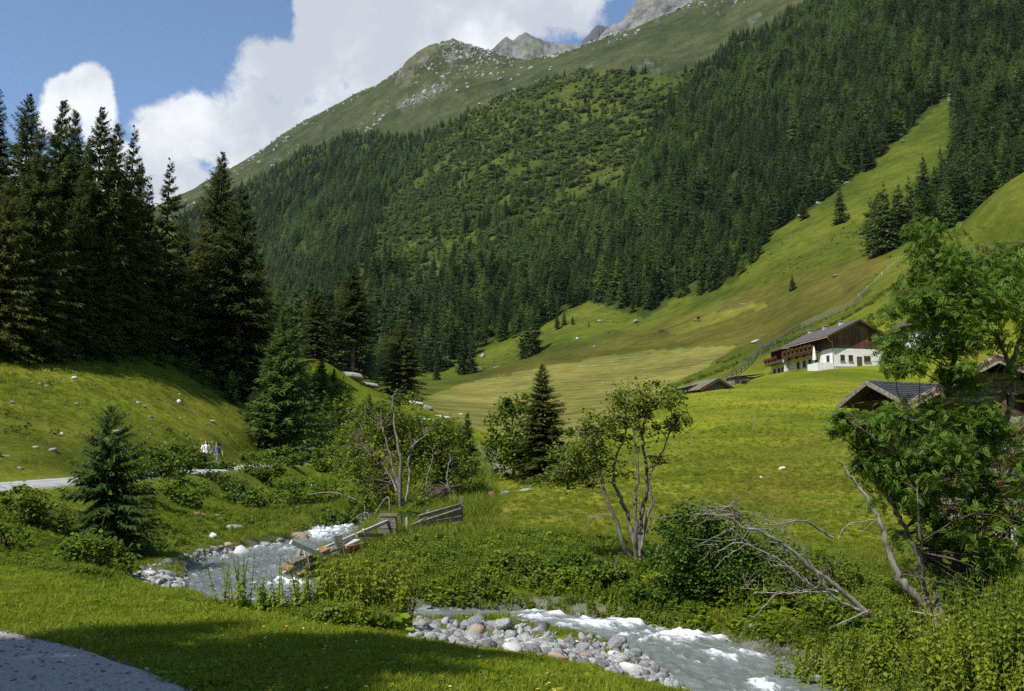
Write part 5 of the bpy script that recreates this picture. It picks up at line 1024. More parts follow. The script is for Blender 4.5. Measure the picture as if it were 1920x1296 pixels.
rw = leafy_tree('rowan_tree', stems, crowns([(1755,500,62,75,.9,1189),(1790,590,95,85,1.1,2151),(1875,545,60,80,1.0,1473),(1905,480,40,45,.9,452),(1700,590,55,55,.8,849),(1690,665,50,40,.8,736),(1800,705,45,30,.8,593),(1900,650,30,60,.8,424),(1680,800,95,50,.9,1586),(1800,810,90,65,1.0,1473),(1720,880,105,70,1.0,1813),(1870,860,60,90,1.0,1189),(1650,850,50,40,.8,593),(1790,950,85,75,1.0,867),(1880,990,45,80,1.0,433),(1660,930,50,40,.8,282),(1770,1060,60,60,.9,332),(1870,1090,55,60,.9,365),(1590,790,30,25,.6,253),(1850,1000,65,60,1.0,900),(1890,1100,50,60,1.0,900),(1900,930,40,70,1.0,500),(1850,1160,60,40,.9,400),(1700,1000,40,35,.8,130),(1820,1110,50,45,.9,260),(1760,960,55,45,.9,240),(1735,430,28,30,.5,169)], 16.0), PIN, .14, M['rowan'], M['bark_rowan'], 61, twigs=7, pitch=(-.2, 1.0), tw_r=.007)
tag(rw, 'large leafy rowan with several pale stems standing before the barn', 'tree')
dead = [([(1742,1190),(1690,1186),(1640,1165),(1590,1122),(1545,1085),(1513,1064),(1467,1024),(1413,994),(1380,987),(1353,967),(1315,962),(1280,964)], .055, .008), ([(1573,1110),(1520,1098),(1480,1070),(1453,1048),(1400,1022),(1365,1014),(1330,1030)], .03, .006), ([(1573,1110),(1515,1108),(1460,1107),(1395,1104)], .018, .006), ([(1560,1008),(1520,985),(1490,975),(1440,982),(1400,978)], .022, .006), ([(1640,1165),(1600,1140),(1560,1120),(1530,1090),(1505,1050),(1480,1010),(1447,985)], .03, .006),
        ([(1413,994),(1385,965),(1365,945)], .01, .004), ([(1380,987),(1345,1005),(1310,1022)], .012, .004), ([(1353,967),(1335,945),(1322,935)], .008, .003), ([(1467,1024),(1455,990),(1448,970),(1440,955)], .008, .003), ([(1572,1010),(1590,985),(1640,975),(1610,1000)], .012, .004), ([(1460,1107),(1430,1140),(1412,1160)], .012, .005), ([(1630,1145),(1585,1165),(1555,1178)], .018, .008), ([(1640,1190),(1600,1212),(1540,1235),(1490,1260)], .018, .008), ([(1618,1195),(1622,1230),(1624,1262)], .028, .02), ([(1780,1165),(1740,1152),(1700,1145)], .02, .012), ([(1400,1020),(1360,1045),(1340,1065)], .008, .003), ([(1560,1120),(1545,1090),(1535,1060)], .008, .003), ([(1520,1098),(1500,1075),(1470,1060),(1445,1062)], .009, .004)]
dr = empty('dead_branches', tuple(gb)); 
for i, (P, r0, r1) in enumerate(dead):
    Q = px_path(P, 15.6 - .02 * i); Q[:, 1] += np.linspace(0, -.6, len(Q)) * (i < 5); n = len(P) * 5; Q = smooth_line(Q, n); gg = np.random.default_rng(i); Q += gg.normal(0, .006, Q.shape); V, F = tube_np(Q - gb, np.linspace(r0, r1, n), 6); obj('branch', mesh_np('branch', V, F, True), M['deadwood'], dr)
gg = np.random.default_rng(9); tv = []; tf = []; off = 0
for i, (P, r0, r1) in enumerate(dead[:6]):
    Q = smooth_line(px_path(P, 15.4), 60)
    for k in range(26):
        s0 = Q[gg.integers(18, 60)]; d = gg.normal(0, 1, 3) * np.array([.22, .18, .16]) + np.array([-.12, 0, .05]); V, F = tube_np(smooth_line([s0, s0 + d * .5 + gg.normal(0, .03, 3), s0 + d], 6) - gb, np.linspace(.006, .0025, 6), 4); tv.append(V); tf.append(F + off); off += len(V)
obj('twig_network', mesh_np('twigs', np.concatenate(tv), np.concatenate(tf), True), M['deadwood'], dr)['kind'] = 'stuff'
tag(dr, 'bleached leafless branches leaning out from the rowan base over the stream', 'branches')
# round-topped thin rowan in the meadow
tb = at(1197, 1082, 22.3); tb[2] = g1(tb[0], tb[1]) - .05
V0 = lambda pts, Y=22.3: np.vstack([tb + (random.uniform(-.08, .08), random.uniform(-.08, .08), 0), px_path(pts, Y)])
stems = [(V0([(1172,1030),(1152,970),(1132,920),(1122,880),(1105,830),(1095,800)], 22.0), .055, .010), (V0([(1185,1000),(1166,940),(1150,900),(1158,850),(1174,800),(1168,755)], 22.5), .06, .010), (V0([(1200,1000),(1210,930),(1213,880),(1205,820),(1212,770),(1200,735)], 22.6), .062, .010), (V0([(1193,1010),(1190,940),(1196,880),(1190,800),(1225,765)], 22.1), .055, .01),
         (V0([(1205,1010),(1222,940),(1217,900),(1240,850),(1262,800)], 22.4), .045, .01), (px_path([(1152,970),(1122,965),(1100,985),(1088,1002)], 22.0), .018, .005), (px_path([(1132,920),(1105,895),(1070,880)], 22.0), .022, .006), (px_path([(1213,880),(1240,870),(1258,868)], 22.6), .016, .006), (px_path([(1195,1060),(1185,1085),(1170,1098)], 22.0), .05, .02), (px_path([(1213,1000),(1226,960),(1224,925)], 22.4), .02, .006)]
t = leafy_tree('rowan_tree', stems, crowns([(1050,870,40,40,.7,500),(1075,900,55,22,.6,400),(1120,860,60,30,.7,300),(1205,745,71,40,.7,1640),(1170,765,46,37,.6,780),(1240,775,46,37,.6,858),(1272,792,27,22,.5,428),(1110,795,51,37,.6,977),(1085,840,51,47,.7,1288),(1070,885,43,35,.6,741),(1130,835,46,43,.6,741),(1180,815,57,37,.6,508),(1235,862,39,12,.5,273),(1140,880,51,31,.6,350),(1205,790,46,37,.6,428)], 22.3), BROAD, .055, M['olive_leaf'], M['bark_pale'], 63, twigs=22, tw_r=.007)
tag(t, 'thin multi-stemmed tree with a sparse rounded top on the meadow bank', 'tree')
# pale-stemmed willow thicket behind the wrecked bridge
wb = at(755, 962, 40); wb[2] = g1(wb[0], wb[1]) - .05
V0 = lambda pts, Y=40: np.vstack([wb + (random.uniform(-.15, .15), 0, 0), px_path(pts, Y)])
stems = [(V0([(750,920),(735,870),(725,830),(716,800)]), .09, .02), (V0([(752,880),(745,830),(738,780),(736,742)], 39.6), .08, .02), (V0([(768,900),(766,860),(778,832),(802,815)], 40.3), .06, .02), (V0([(738,905),(715,870),(690,850)], 40.5), .05, .02), (px_path([(846,948),(842,920),(838,895),(845,860)], 40), .05, .02), (px_path([(795,950),(800,900),(812,860),(810,840)], 40.5), .04, .015)]
t = leafy_tree('willow_tree', stems, crowns([(700,795,52,51,1.0,1386),(745,775,49,43,1.0,1188),(690,860,44,57,1.0,1386),(790,820,60,48,1.1,1782),(835,835,55,51,1.1,1782),(860,890,46,55,1.0,1584),(800,890,60,51,1.0,1584),(735,830,49,46,.9,831),(700,920,44,40,1.0,990),(650,900,44,46,1.0,990,43),(780,945,38,34,.9,831,39.5),(660,830,38,40,1.0,891,44)], 41.3), BROAD, .10, M['olive_leaf'], M['bark_rowan'], 65, twigs=20, tw_r=.014)
tag(t, 'olive-green thicket tree with pale bare stems behind the wrecked footbridge', 'tree')
# alder round
ab = at(962, 905, 53); ab[2] = g1(ab[0], ab[1])
t = leafy_tree('alder_tree', [(np.vstack([ab, px_path([(962,870),(958,820),(965,770)], 53)]), .10, .03)], crowns([(955,800,42,45,1.3,1500),(965,765,35,30,1.1,900),(940,840,38,42,1.2,1200),(985,840,40,45,1.2,1200),(960,880,45,24,1.2,800),(1010,870,35,30,1.1,600)], 53), BROAD, .15, M['leaf'], M['bark'], 67, twigs=12, tw_r=.015)
tag(t, 'round bright green alder in front of the hay field', 'tree')
# bushes: name, label, base px, Y, crowns, material, leaf size, template
def bush(name, label, px, Y, cr, mat, leaf, tmpl=BROAD, seed=1, twigs=14, stemmat='bark', group=None, cat='bush'):
    b0 = on_ground(px, Y); b0 = np.array(b0); C0 = [(np.array([c[0], c[1], max(c[2], g1(c[0], c[1]) + .78 * r[2])]), r, nl, ncl) for c, r, nl, ncl in crowns(cr, Y)]; gg = np.random.default_rng(seed); stems = []
    for i in range(5):
        c, r = C0[i % len(C0)][:2]; e = c + gg.uniform(-.4, .4, 3) * r; e[2] = max(e[2], b0[2] + .2); mid = (b0 + e) / 2 + gg.normal(0, .1, 3) * np.linalg.norm(e - b0); stems.append((np.array([b0 + gg.normal(0, .05, 3) * (1, 1, 0), mid, e]), .02 * leaf / .06, .006))
    t = leafy_tree(name, stems, C0, tmpl, leaf, M[mat], M[stemmat], seed, twigs=twigs, tw_r=.006 * leaf / .06); return tag(t, label, cat, group)
bush('willow_bush', 'dense dark green willow bush overhanging the stream', 1310, 19.2, [(1290,985,60,50,.8,2600),(1262,1040,45,60,.8,2000),(1340,1040,75,65,.9,3600),(1290,1110,70,60,.8,3000),(1380,1110,70,60,.8,3000),(1330,1165,90,38,.7,2400),(1420,1050,60,55,.8,2000),(1440,1140,65,50,.8,2200),(1370,980,45,30,.7,700),(1420,1195,60,25,.6,1200)], 'willow', .05, seed=71)
bush('willow_bush', 'low bush spreading under the leaning dead branches', 1480, 17.8, [(1470,1070,50,45,.7,700),(1500,1140,60,50,.7,1500),(1560,1060,45,40,.7,700),(1590,1130,40,40,.6,500)], 'olive_leaf', .05, seed=72)
bush('willow_bush', 'rounded bush at the roadside hiding the walkers\' legs', 392, 57, [(382,897,28,13,.8,700),(365,912,35,20,.8,700),(410,912,26,16,.8,500)], 'willow', .14, seed=73)
bush('willow_bush', 'grey-green bush by the road right of the small bushy spruce', 300, 42, [(300,885,42,34,1.0,1300),(275,910,34,34,.9,800),(330,905,35,30,.9,900)], 'olive_leaf', .11, seed=74)
bush('willow_bush', 'dark bush in the middle of the left bank', 430, 47, [(420,930,38,22,.9,700),(460,945,30,18,.8,400)], 'willow', .11, seed=75)
bush('willow_bush', 'bright leafy bush at the road bend', 530, 74, [(525,868,38,22,1.2,1100),(555,880,25,16,1.0,400)], 'leaf', .16, seed=76)
bush('willow_bush', 'dark round bush at the end of the pasture', 620, 82, [(625,872,38,34,1.4,1200),(655,865,34,40,1.4,1100),(605,900,32,20,1.0,500)], 'leaf', .18, seed=77)
bush('willow_bush', 'dark green bush behind the old board fence', 790, 35.5, [(785,985,28,18,.6,500),(770,975,20,18,.5,300)], 'willow', .09, seed=78)
for i, (px, Y, cr, mt, lab) in enumerate([
    (225, 33, [(235,900,44,44,.9,1300),(185,930,40,30,.8,800)], 'olive_leaf', 'feathery roadside bush right behind the small bushy spruce'), (345, 46, [(345,900,34,34,.9,1100),(318,935,34,32,.9,900)], 'leaf', 'tall leafy bush between the road and the left bank'),
    (480, 56, [(480,915,44,32,1.0,1200),(515,930,36,26,.9,700)], 'olive_leaf', 'olive bush on the left bank below the walkers'), (360, 37, [(355,965,44,30,.8,1000),(325,985,36,26,.7,700)], 'leaf', 'low bright bush above the gravel bar'),
    (470, 42, [(465,955,46,28,.9,1000),(515,970,36,22,.8,700)], 'willow', 'dark low bush above the tan boulder'), (560, 50, [(560,930,46,32,1.0,1100),(605,940,36,28,1.0,800)], 'olive_leaf', 'reddish-olive bush above the head of the rapids'),
    (625, 40, [(625,970,38,26,.8,900),(662,980,30,22,.7,600)], 'willow', 'shadowy bush between the rapids and the wrecked footbridge'), (50, 23, [(35,975,60,36,.7,1400),(95,1000,40,30,.6,800)], 'olive_leaf', 'loose bush on the bank below the road'),
    (165, 19.5, [(165,1060,66,34,.6,1300),(218,1065,40,36,.5,800)], 'olive_leaf', 'scrubby weeds bush in front of the small bushy spruce'), (20, 20.5, [(10,1030,40,28,.6,600)], 'leaf', 'leafy bush at the left end of the lawn edge')]):
    bush('willow_bush', lab, px, Y, cr, mt, .05 + .0014 * Y, seed=90 + i, twigs=8)
for i, (px, Y, cr, mt, lab) in enumerate([
    (790, 24.5, [(780,1040,60,30,.7,1500),(830,1045,40,26,.6,900)], 'olive_leaf', 'dusky weed thicket right of the wrecked footbridge'), (860, 22.5, [(860,1075,42,26,.6,1000),(835,1085,30,22,.5,600)], 'willow', 'dark little bush beside the lichen-grey boulder'),
    (960, 22, [(965,1072,48,28,.6,1200),(1005,1085,34,22,.5,700)], 'olive_leaf', 'olive bush on the far bank left of the thin tree'), (1060, 21.5, [(1055,1075,50,30,.6,1300),(1100,1085,36,30,.6,900)], 'willow', 'bush at the left foot of the thin multi-stemmed tree'),
    (1140, 20.5, [(1140,1095,44,30,.5,1000),(1175,1110,32,22,.5,600)], 'olive_leaf', 'scrub in front of the thin multi-stemmed tree'), (905, 20.3, [(905,1115,40,18,.5,700)], 'leaf', 'bright leafy clump right above the calm water'), (720, 22.5, [(715,1085,46,24,.6,1000)], 'leaf', 'leafy clump on the bank behind the big nettle clump'), (1220, 19.2, [(1215,1140,40,22,.5,800)], 'leaf', 'bright leafy clump where the willow bush meets the bank')]):
    bush('willow_bush', lab, px, Y, cr, mt, .065, seed=190 + i, twigs=8)
bush('alder_bush', 'bushes at the foot of the round alder', 1060, 47, [(1060,905,45,14,1.0,700),(1110,905,35,12,1.0,450),(1010,915,35,12,.9,400)], 'willow', .13, seed=79)
for i, (px, Y, cr) in enumerate([(660, 108, [(660,770,40,25,1.8,700),(700,765,35,20,1.8,600)]), (620, 100, [(620,790,35,30,1.6,600),(585,800,30,30,1.6,500)]), (720, 98, [(720,800,40,22,1.6,600),(760,790,30,18,1.6,400)]), (640, 92, [(640,830,35,25,1.5,600),(680,825,30,25,1.5,500)]), (345, 96, [(330,735,40,14,1.5,500),(370,745,30,16,1.4,400)]), (300, 92, [(300,720,30,12,1.4,350)]), (820, 95, [(830,815,30,16,1.5,400),(860,820,22,14,1.3,300)]), (590, 88, [(590,850,30,15,1.3,400)]), (616, 114, [(610,728,34,22,1.8,700),(640,738,30,18,1.8,500),(590,740,28,24,1.6,500)])]):
    bush('alder_bush', ['green bush covering the knoll slope below the bare-trunked spruce', 'dark bush at the left foot of the knoll', 'bush below the dome-shaped spruce on the knoll', 'bush at the lower right foot of the young spruces', 'shadowed bush under the heavy spruce above the pasture', 'low shrub in the shade at the grove edge', 'scrubby bush where the knoll crest meets the field', 'low bush just beyond the road end', 'bush on top of the knoll left of the pale slab'][i], px, Y, cr, 'leaf' if i in (0, 2, 3, 6) else 'willow', .24, seed=80 + i, twigs=8)

# ------------------------------------------------------------------ nettles and tall herbs
def herb_stem(seed, h=1.0, n=9, leaf=.11, top=True):
    g = np.random.default_rng(seed); P = []; yw = []; pt = []; sc = []
    for i in range(n):
        z = h * (.12 + .84 * i / n); a0 = g.uniform(0, 6.28)
        for k in range(3 if i < n - 2 else 4): P.append((0, 0, z)); yw.append(a0 + k * 2.1 + g.normal(0, .3)); pt.append(g.uniform(.1, .75)); sc.append(leaf * (1.25 - .7 * i / n) * g.uniform(.8, 1.25))
    V, F = scatter(*LEAF, np.array(P), np.array(yw), np.array(pt), np.zeros(len(P)), np.array(sc)); Vt, Ft = tube_np([(0, 0, -.05), (.01, .01, h * .5), (.02, -.01, h)], [.006, .005, .003], 4)
    return np.concatenate([V, Vt]), np.concatenate([F, Ft + len(V)])
def herb_clump(seed, n, r, h, leaf, **kw):
    g = np.random.default_rng(seed); Vs = []; Fs = []; off = 0
    for i in range(n):
        V, F = herb_stem(seed * 31 + i, h * g.uniform(.6, 1.15), leaf=leaf, **kw); a, l = g.uniform(0, 6.28), r * math.sqrt(g.random()); Rm = rotm(np.array([g.uniform(0, 6.28)]), np.array([g.normal(0, .16)]), np.array([g.normal(0, .16)]))[0]
        V = V @ Rm.T + np.array([l * math.cos(a), l * math.sin(a), 0]); Vs.append(V); Fs.append(F + off); off += len(V)
    return np.concatenate(Vs), np.concatenate(Fs)
def nettle_thing(label, px, Y, n, r, h, leaf, mat, seed, group=None):
    V, F = herb_clump(seed, n, r, h, leaf); root = empty('nettle_clump', tuple(on_ground(px, Y))); o = obj('leafy_stems', mesh_np('leafy_stems', V, F), M[mat], root); o['kind'] = 'stuff'; return tag(root, label, 'plant', group)
nettle_thing('big dense clump of leafy nettles on the near bank hiding the stream bend', 672, 13.4, 190, .74, .95, .09, 'nettle', 501)
nettle_thing('leafy weeds at the bank edge left of the big nettle clump', 560, 13.2, 26, .5, .45, .09, 'herb', 502)
for i, (px, Y, n, r, h) in enumerate([(1640,12.7,46,.5,.9),(1720,12.4,60,.6,.95),(1800,12.6,60,.65,1.05),(1890,13.0,60,.7,1.15),(1545,14.6,40,.5,.75),(1480,15.2,30,.45,.55),(1600,13.6,50,.55,.8),(1690,13.9,50,.55,.7),(1790,14.0,50,.6,.75),(1870,14.4,50,.6,.9),(1760,11.6,50,.6,.8),(1860,11.7,50,.65,.9),(1940,12.2,50,.65,1.1)]):
    nettle_thing('stand of tall nettles on the bank below the rowan', px, Y, n, r, h * (.8 + .35 * ((i * 7) % 5) / 4), .088, 'nettle', 510 + i, 'nettles below the rowan')
for i, (px, Y) in enumerate([(425,13.6),(445,13.3),(520,13.0),(480,13.5)]): nettle_thing('spindly tall weed with dry seed stalks at the bank edge', px, Y, 5, .2, .75, .07, 'nettle', 530 + i, 'spindly weeds at the bank edge')

# ------------------------------------------------------------------ grass and ground cover
def grass_proto(seed, n, r, h, w_, mat, lean=.5):
    g = np.random.default_rng(seed); a = g.uniform(0, 6.28, n); l = r * np.sqrt(g.random(n)); bx, by = l * np.cos(a), l * np.sin(a); hh = h * g.uniform(.45, 1.1, n); az_ = g.uniform(0, 6.28, n); ln = hh * lean * g.uniform(.2, 1.2, n)
    dx, dy = np.cos(az_), np.sin(az_); B = np.stack([bx, by, 0 * bx - .01], -1); Wv = np.stack([-dy, dx, 0 * dx], -1) * w_ * g.uniform(.6, 1.2, n)[:, None]; mid = B + np.stack([dx * ln * .35, dy * ln * .35, hh * .6], -1); tip = B + np.stack([dx * ln, dy * ln, hh * .95], -1)
    V = np.stack([B - Wv, B + Wv, mid + Wv * .8, mid - Wv * .8, tip + Wv * .15, tip - Wv * .15], 1); F = np.array([(0, 1, 2, 3), (3, 2, 4, 5)])[None] + (np.arange(n) * 6)[:, None, None]
    return proto('grass_tuft', V.reshape(-1, 3), F.reshape(-1, 4), mat)
lawn = [grass_proto(1, 46, .11, .05, .0042, M['grass'], 1.0), grass_proto(2, 40, .11, .065, .0040, M['grass'], 1.1), grass_proto(3, 34, .10, .035, .005, M['grass'], 1.3)]
g = np.random.default_rng(8)
V, F = scatter(*BROAD, np.stack([g.uniform(-.09, .09, 9), g.uniform(-.09, .09, 9), g.uniform(.01, .05, 9)], -1), g.uniform(0, 6.28, 9), g.uniform(-.5, .2, 9), g.normal(0, .2, 9), g.uniform(.02, .05, 9)); lawn.append(proto('lawn_weed', V, F, M['herb']))
def sample(n, x0, x1, y0, y1, g):
    """points denser towards the viewer"""
    u_ = g.uniform(0, 1, n); y = 1 / (1 / y0 + u_ * (1 / y1 - 1 / y0)) if y0 > 0 else g.uniform(y0, y1, n); x = g.uniform(x0, x1, n) * y; return x, y
def keep_land(x, y, z, margin=.25): d, k = stream_near(x, y); return (d > STRM[k, 3] + margin) & ~on_path(x + .5 * fbm(x * 2, y * 2, 3, 221), y + .5 * fbm(x * 2, y * 2, 3, 222)) & (np.abs(x - road_line(y)[0]) > 1.75)
n = 95000; x, y = sample(n, -.62, .66, 4.6, 24, g); z = ground(x, y); px, py = proj(x, y, z); ok = keep_land(x, y, z) & ~inpoly(px, py, BAR1) & ~inpoly(px, py, BAR2); x, y, z = x[ok], y[ok], z[ok]; n = len(x)
sc = g.uniform(.7, 1.35, n) * (.85 + .02 * y) * (1 + .5 * np.clip(fbm(x / 1.5, y / 1.5, 3, 161) * 3, -.5, 1))
instancer('lawn_grass', np.stack([x, y, z], -1), zrot(n, g, .12), sc, np.where(g.random(n) < .06 + .8 * np.clip(fbm(x / .9, y / .9, 3, 165), 0, .4), 3, g.integers(0, 3, n)), lawn, 'short bright green grass of the near lawn and banks', 'grass')
tuf = [grass_proto(11, 40, .16, .26, .006, M['grass'], .9), grass_proto(12, 34, .15, .36, .006, M['grass_tall'], .8), grass_proto(13, 30, .2, .22, .009, M['grass'], 1.0)]
n = 60000; x, y = sample(n, -.62, .62, 22, 125, g); z = ground(x, y); ok = keep_land(x, y, z, .3); x, y, z = x[ok], y[ok], z[ok]; n = len(x)
nzv = fbm(x / 5, y / 5, 3, 171); mown = (x > -.02 * y) & (y > 24); pasture = (x < -15 - .07 * y)
sc = g.uniform(.5, 1.2, n) * np.clip(.7 + .02 * y, .8, 2.2) * np.where(mown, .23, np.where(pasture, .44, .8)) * (1 + 1.2 * np.clip(nzv, -.3, .5)) * np.clip((np.abs(x - road_line(y)[0]) - 1.2) / 12, .12, 1)
instancer('meadow_grass', np.stack([x, y, z], -1), zrot(n, g, .15), np.stack([sc * 1.5, sc * 1.5, sc], -1), g.integers(0, 3, n), tuf, 'grass of the meadows and pasture on both sides of the stream', 'grass')
# bank herbs
V1, F1 = herb_clump(41, 7, .16, .42, .10); V2, F2 = herb_clump(42, 9, .18, .62, .085)
def butterbur(seed):
    g = np.random.default_rng(seed); n = 11; a = g.uniform(0, 6.28, n); l = .22 * np.sqrt(g.random(n)); P = np.stack([l * np.cos(a), l * np.sin(a), g.uniform(.10, .34, n)], -1); return scatter(*BROAD, P, a + g.normal(0, .4, n), g.uniform(-.25, .35, n), g.normal(0, .3, n), g.uniform(.12, .24, n))
V3, F3 = butterbur(43); V4, F4 = butterbur(44); g = np.random.default_rng(46); Pm = blob_points(260, (0, 0, .22), (.3, .3, .25), 14, g, .25); Pm[:, 2] = np.abs(Pm[:, 2]); V5, F5 = scatter(*BROAD, Pm, g.uniform(0, 6.28, 260), g.uniform(-.2, .9, 260), g.normal(0, .5, 260), g.uniform(.035, .075, 260))
hp_ = [proto('herb', V1, F1, M['herb']), proto('herb', V2, F2, M['nettle']), proto('butterbur', V3, F3, M['herb']), proto('butterbur', V4, F4, M['leaf']), tuf[1], tuf[0], proto('low_shrub', V5, F5, M['olive_leaf'])]
BANKL = [(0,935),(130,915),(260,925),(345,885),(600,872),(640,890),(700,950),(760,965),(640,990),(590,1000),(530,1015),(430,1012),(360,1035),(300,1040),(250,1085),(250,1108),(120,1078),(0,1062),(-80,1060),(-80,930)]
BANKN = [(120,1078),(250,1095),(330,1105),(420,1125),(520,1145),(600,1150),(745,1160),(745,1188),(600,1172),(420,1142),(250,1114)]
BANKR = [(585,1105),(620,1060),(700,1020),(760,1004),(870,990),(960,1000),(1060,1010),(1250,1035),(1450,1040),(1700,1100),(1720,1180),(1640,1230),(1500,1215),(1400,1195),(1250,1185),(1100,1172),(950,1150),(760,1132),(640,1120)]
KNOLL = [(560,850),(600,760),(620,710),(690,725),(790,762),(880,810),(900,850),(860,930),(700,950),(640,930)]
g = np.random.default_rng(88); n = 220000; x, y = sample(n, -.56, .5, 10.5, 120, g); z = ground(x, y); px, py = proj(x, y, z); d, k = stream_near(x, y)
lb = inpoly(px, py, BANKL); nbk = inpoly(px, py, BANKN) & (y < 17); rb = inpoly(px, py, BANKR) & (y > 15) & (y < 40); kn = inpoly(px, py, KNOLL) & (y > 38)
dens = np.where(nbk, .4, np.where(rb, .34, np.where(lb, .36, np.where(kn, .42, 0)))) * np.where(fbm(x / 1.3, y / 1.3, 3, 181) > -.16, 1, .25)
ok = (g.random(n) < dens * np.clip((y / 30) ** .0, 0, 1)) & (d > STRM[k, 3] + .12) & (np.abs(x - road_line(y)[0]) > 2.0)
x, y, z, lb, nbk, rb, kn = [q[ok] for q in (x, y, z, lb, nbk, rb, kn)]; n = len(x); zone = fbm(x / 2.2, y / 2.2, 3, 191) + .25 * g.normal(0, 1, n)
idx = np.select([zone < -.18, zone < -.02, zone < .12, zone < .25], [g.choice([2, 3], n), g.choice([0, 1], n), g.choice([4, 5], n), np.full(n, 6)], g.choice([0, 1, 6], n))
sc = g.uniform(.55, 1.25, n) * np.where(nbk, .62, np.where(rb, .85, 1.0)) * np.clip(.75 + .012 * y, .8, 1.9) * (1 + .7 * np.clip(fbm(x / 3, y / 3, 2, 195) * 2, -.4, .8)); near_edge = stream_near(x, y)[0] < 2.2; sc *= np.where(near_edge, .6, 1)
px, py = proj(x, y, z); rd = np.abs(x - road_line(y)[0]); sc *= .78 * np.clip((rd - 1.0) / 11, .16, 1); wreck = inpoly(px, py, [(520,1120),(520,1040),(640,985),(760,950),(890,950),(890,1030),(760,1040),(700,1060),(640,1110)]); sc *= np.where(wreck, .3, 1); sc *= np.where(nbk, np.interp(px, [100, 250, 560, 620, 740], [1, .55, .5, .9, .9]), 1); sc *= np.where(inpoly(px, py, [(230,1120),(230,1040),(480,1010),(480,1120)]), .4, 1)
instancer('bank_herbs', np.stack([x, y, z - .02], -1), zrot(n, g, .15), sc, idx, hp_, 'tangle of butterbur, nettles and tall grass covering the stream banks', 'ground cover')
# flowers in the lawn, pebbles on the path
g = np.random.default_rng(99); fl_ = []
for i, c in enumerate([(.75, .55, .03), (.8, .8, .76)]):
    V, F = scatter(*LEAF, np.zeros((6, 3)) + (0, 0, .06), np.arange(6) * 1.047, np.full(6, -.15), np.zeros(6), np.full(6, .016)); V2, F2 = tube_np([(0, 0, 0), (.004, 0, .03), (0, 0, .06)], .0018, 4); fl_.append(proto('flower', np.concatenate([V, V2]), np.concatenate([F, F2 + len(V)]), foliage('petals_%d' % i, c, c, .3, .6, .05)))
n = 900; x, y = sample(n, -.3, .3, 6, 17, g); z = ground(x, y); ok = keep_land(x, y, z) & (fbm(x / 1.2, y / 1.2, 2, 231) > -.05); x, y, z = x[ok], y[ok], z[ok]; n = len(x)
instancer('lawn_flowers', np.stack([x, y, z], -1), zrot(n, g, .2), g.uniform(.7, 1.3, n), g.choice([0, 0, 1], n), fl_, 'tiny yellow and white flowers scattered in the near lawn', 'flowers')
n = 9000; y = g.uniform(6, 13, n); x = g.uniform(-9, -1.5, n); ok = on_path(x + .3 * fbm(x * 2, y * 2, 3, 241), y); x, y = x[ok], y[ok]; z = ground(x, y) + .03; n = len(x)
instancer('path_pebbles', np.stack([x, y, z], -1), g.uniform(0, 6.28, (n, 3)), .006 + .022 * g.random(n) ** 3, g.integers(0, 3, n), pr, 'loose pebbles lying on the gravel path', 'gravel')
# tussocks and low scrub on the left pasture
n = 7000; x = g.uniform(-75, -16, n); y = g.uniform(25, 130, n); ok = (x < -16.5 - .07 * y) & (fbm(x / 4, y / 4, 3, 201) > .06); x, y = x[ok], y[ok]; z = ground(x, y); n = len(x)
instancer('pasture_tussocks', np.stack([x, y, z - .03], -1), zrot(n, g, .1), g.uniform(.3, 1.15, n), g.choice([6, 5, 5, 4], n), hp_, 'dark low tussocks and dwarf shrubs dotted over the pasture', 'ground cover')
n = 1500; x = g.uniform(-70, -16, n); y = g.uniform(25, 110, n); ok = (x < -16.5 - .07 * y) & (fbm(x / 9, y / 9, 3, 261) > -.02); x, y = x[ok], y[ok]; n = len(x)
instancer('pasture_stones', np.stack([x, y, ground(x, y)], -1), np.stack([g.normal(0, .3, n), g.normal(0, .3, n), g.uniform(0, 6, n)], -1), .04 + .22 * g.random(n) ** 3, g.integers(0, 3, n), pr, 'small grey stones strewn over the pasture turf', 'stones')
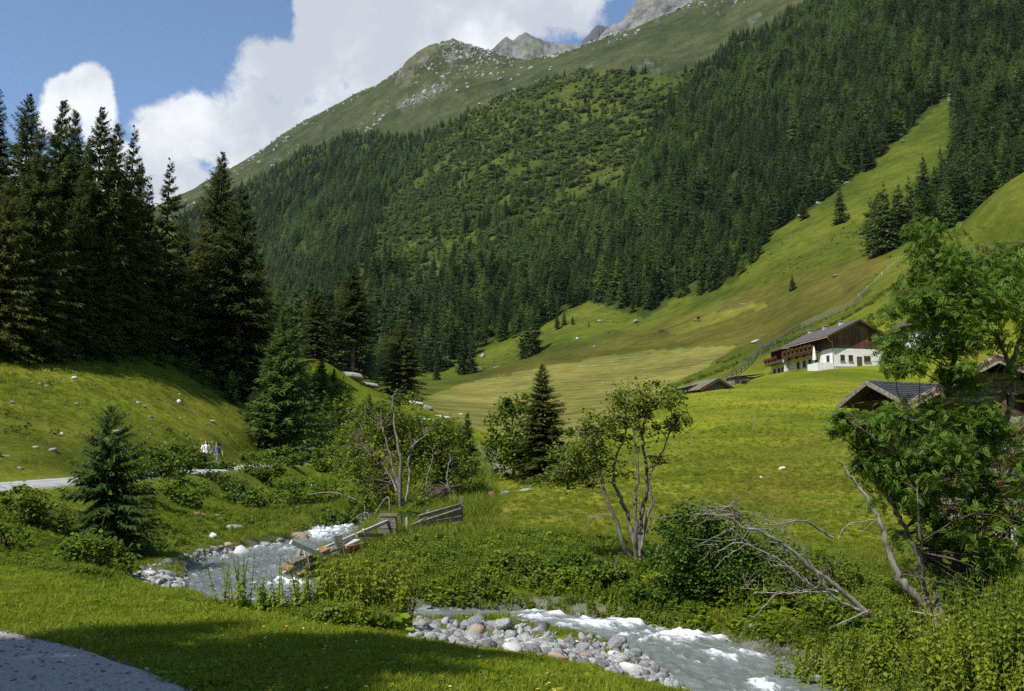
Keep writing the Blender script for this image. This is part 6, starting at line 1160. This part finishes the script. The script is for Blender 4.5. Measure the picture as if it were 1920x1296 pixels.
# dry leaf litter and rough grass tufts on the far hillside
n = 20000; x, y = sample(n, -.05, .5, 130, 520, g); z = ground(x, y); px, py = proj(x, y, z); ok = ~inpoly(px, py, FIELD) & ~(inpoly(px, py, BROWN)) & ~inpoly(px, py, FOREST) & (fbm(x / 20, y / 20, 3, 211) > .06) & ~((py > 655) & (px > 1270) & (y < 240)); x, y, z = x[ok], y[ok], z[ok]; n = len(x)
instancer('hillside_scrub', np.stack([x, y, z - .05], -1), zrot(n, g, .1), g.uniform(.6, 2.2, n), np.full(n, 6), hp_, 'low scrub and rough herbs on the far hillside', 'ground cover')

# loose rock on the high slopes and along the ridge
g = np.random.default_rng(123); n = 60000; ph = g.uniform(R(-20), R(14), n); rr = g.uniform(1250, 2500, n); x = rr * np.sin(ph); y = rr * np.cos(ph); z = ground(x, y); px, py = proj(x, y, z)
up = (py < np.interp(px, TL_X, TL_Y)); pk = np.exp(-((px - 850) / 85) ** 2 - ((py - 105) / 40) ** 2); ridge = np.interp(px, [330,430,560,655,760,848,910,1075,1290], [392,337,237,182,118,75,106,84,5])
prb = np.where(inpoly(px, py, TAL), .9, 0) + .5 * pk + .10 * (np.abs(py - ridge) < 12) + .22 * (fbm(x / 90, y / 90, 4, 251) > .2); ok = up & (g.random(n) < prb); x, y, z = x[ok], y[ok], z[ok]; n = len(x)
pr2 = []
for i in range(3):
    V = np.array([v.co for v in SM[i + 3].vertices]); F = np.array([p.vertices[:] for p in SM[i + 3].polygons]); pr2.append(proto('scree_rock', V, F, M['rock'], False))
instancer('alpine_scree', np.stack([x, y, z], -1), g.uniform(0, 6.28, (n, 3)), 1.0 + 4.0 * g.random(n) ** 3, g.integers(0, 3, n), pr2, 'grey scree and loose rocks on the high slopes under the ridge', 'scree')
# ------------------------------------------------------------------ the air: one even, thin haze over the whole valley
hz = MB().box((0, 0, 650), (7200, 7200, 1700)).build('haze', None); hz['kind'] = 'stuff'; hz['label'] = 'thin blue-white mountain haze filling the valley air'; hz['category'] = 'haze'
m = bpy.data.materials.new('haze'); m.use_nodes = True; t = m.node_tree; t.nodes.clear(); pv = t.nodes.new('ShaderNodeVolumePrincipled'); oo = t.nodes.new('ShaderNodeOutputMaterial'); t.links.new(pv.outputs[0], oo.inputs['Volume'])
pv.inputs['Density'].default_value = .000022; pv.inputs['Color'].default_value = (.80, .90, 1.0, 1); pv.inputs['Anisotropy'].default_value = .2
hz.data.materials.append(m)
print('Z range', TZ.min(), TZ.max())
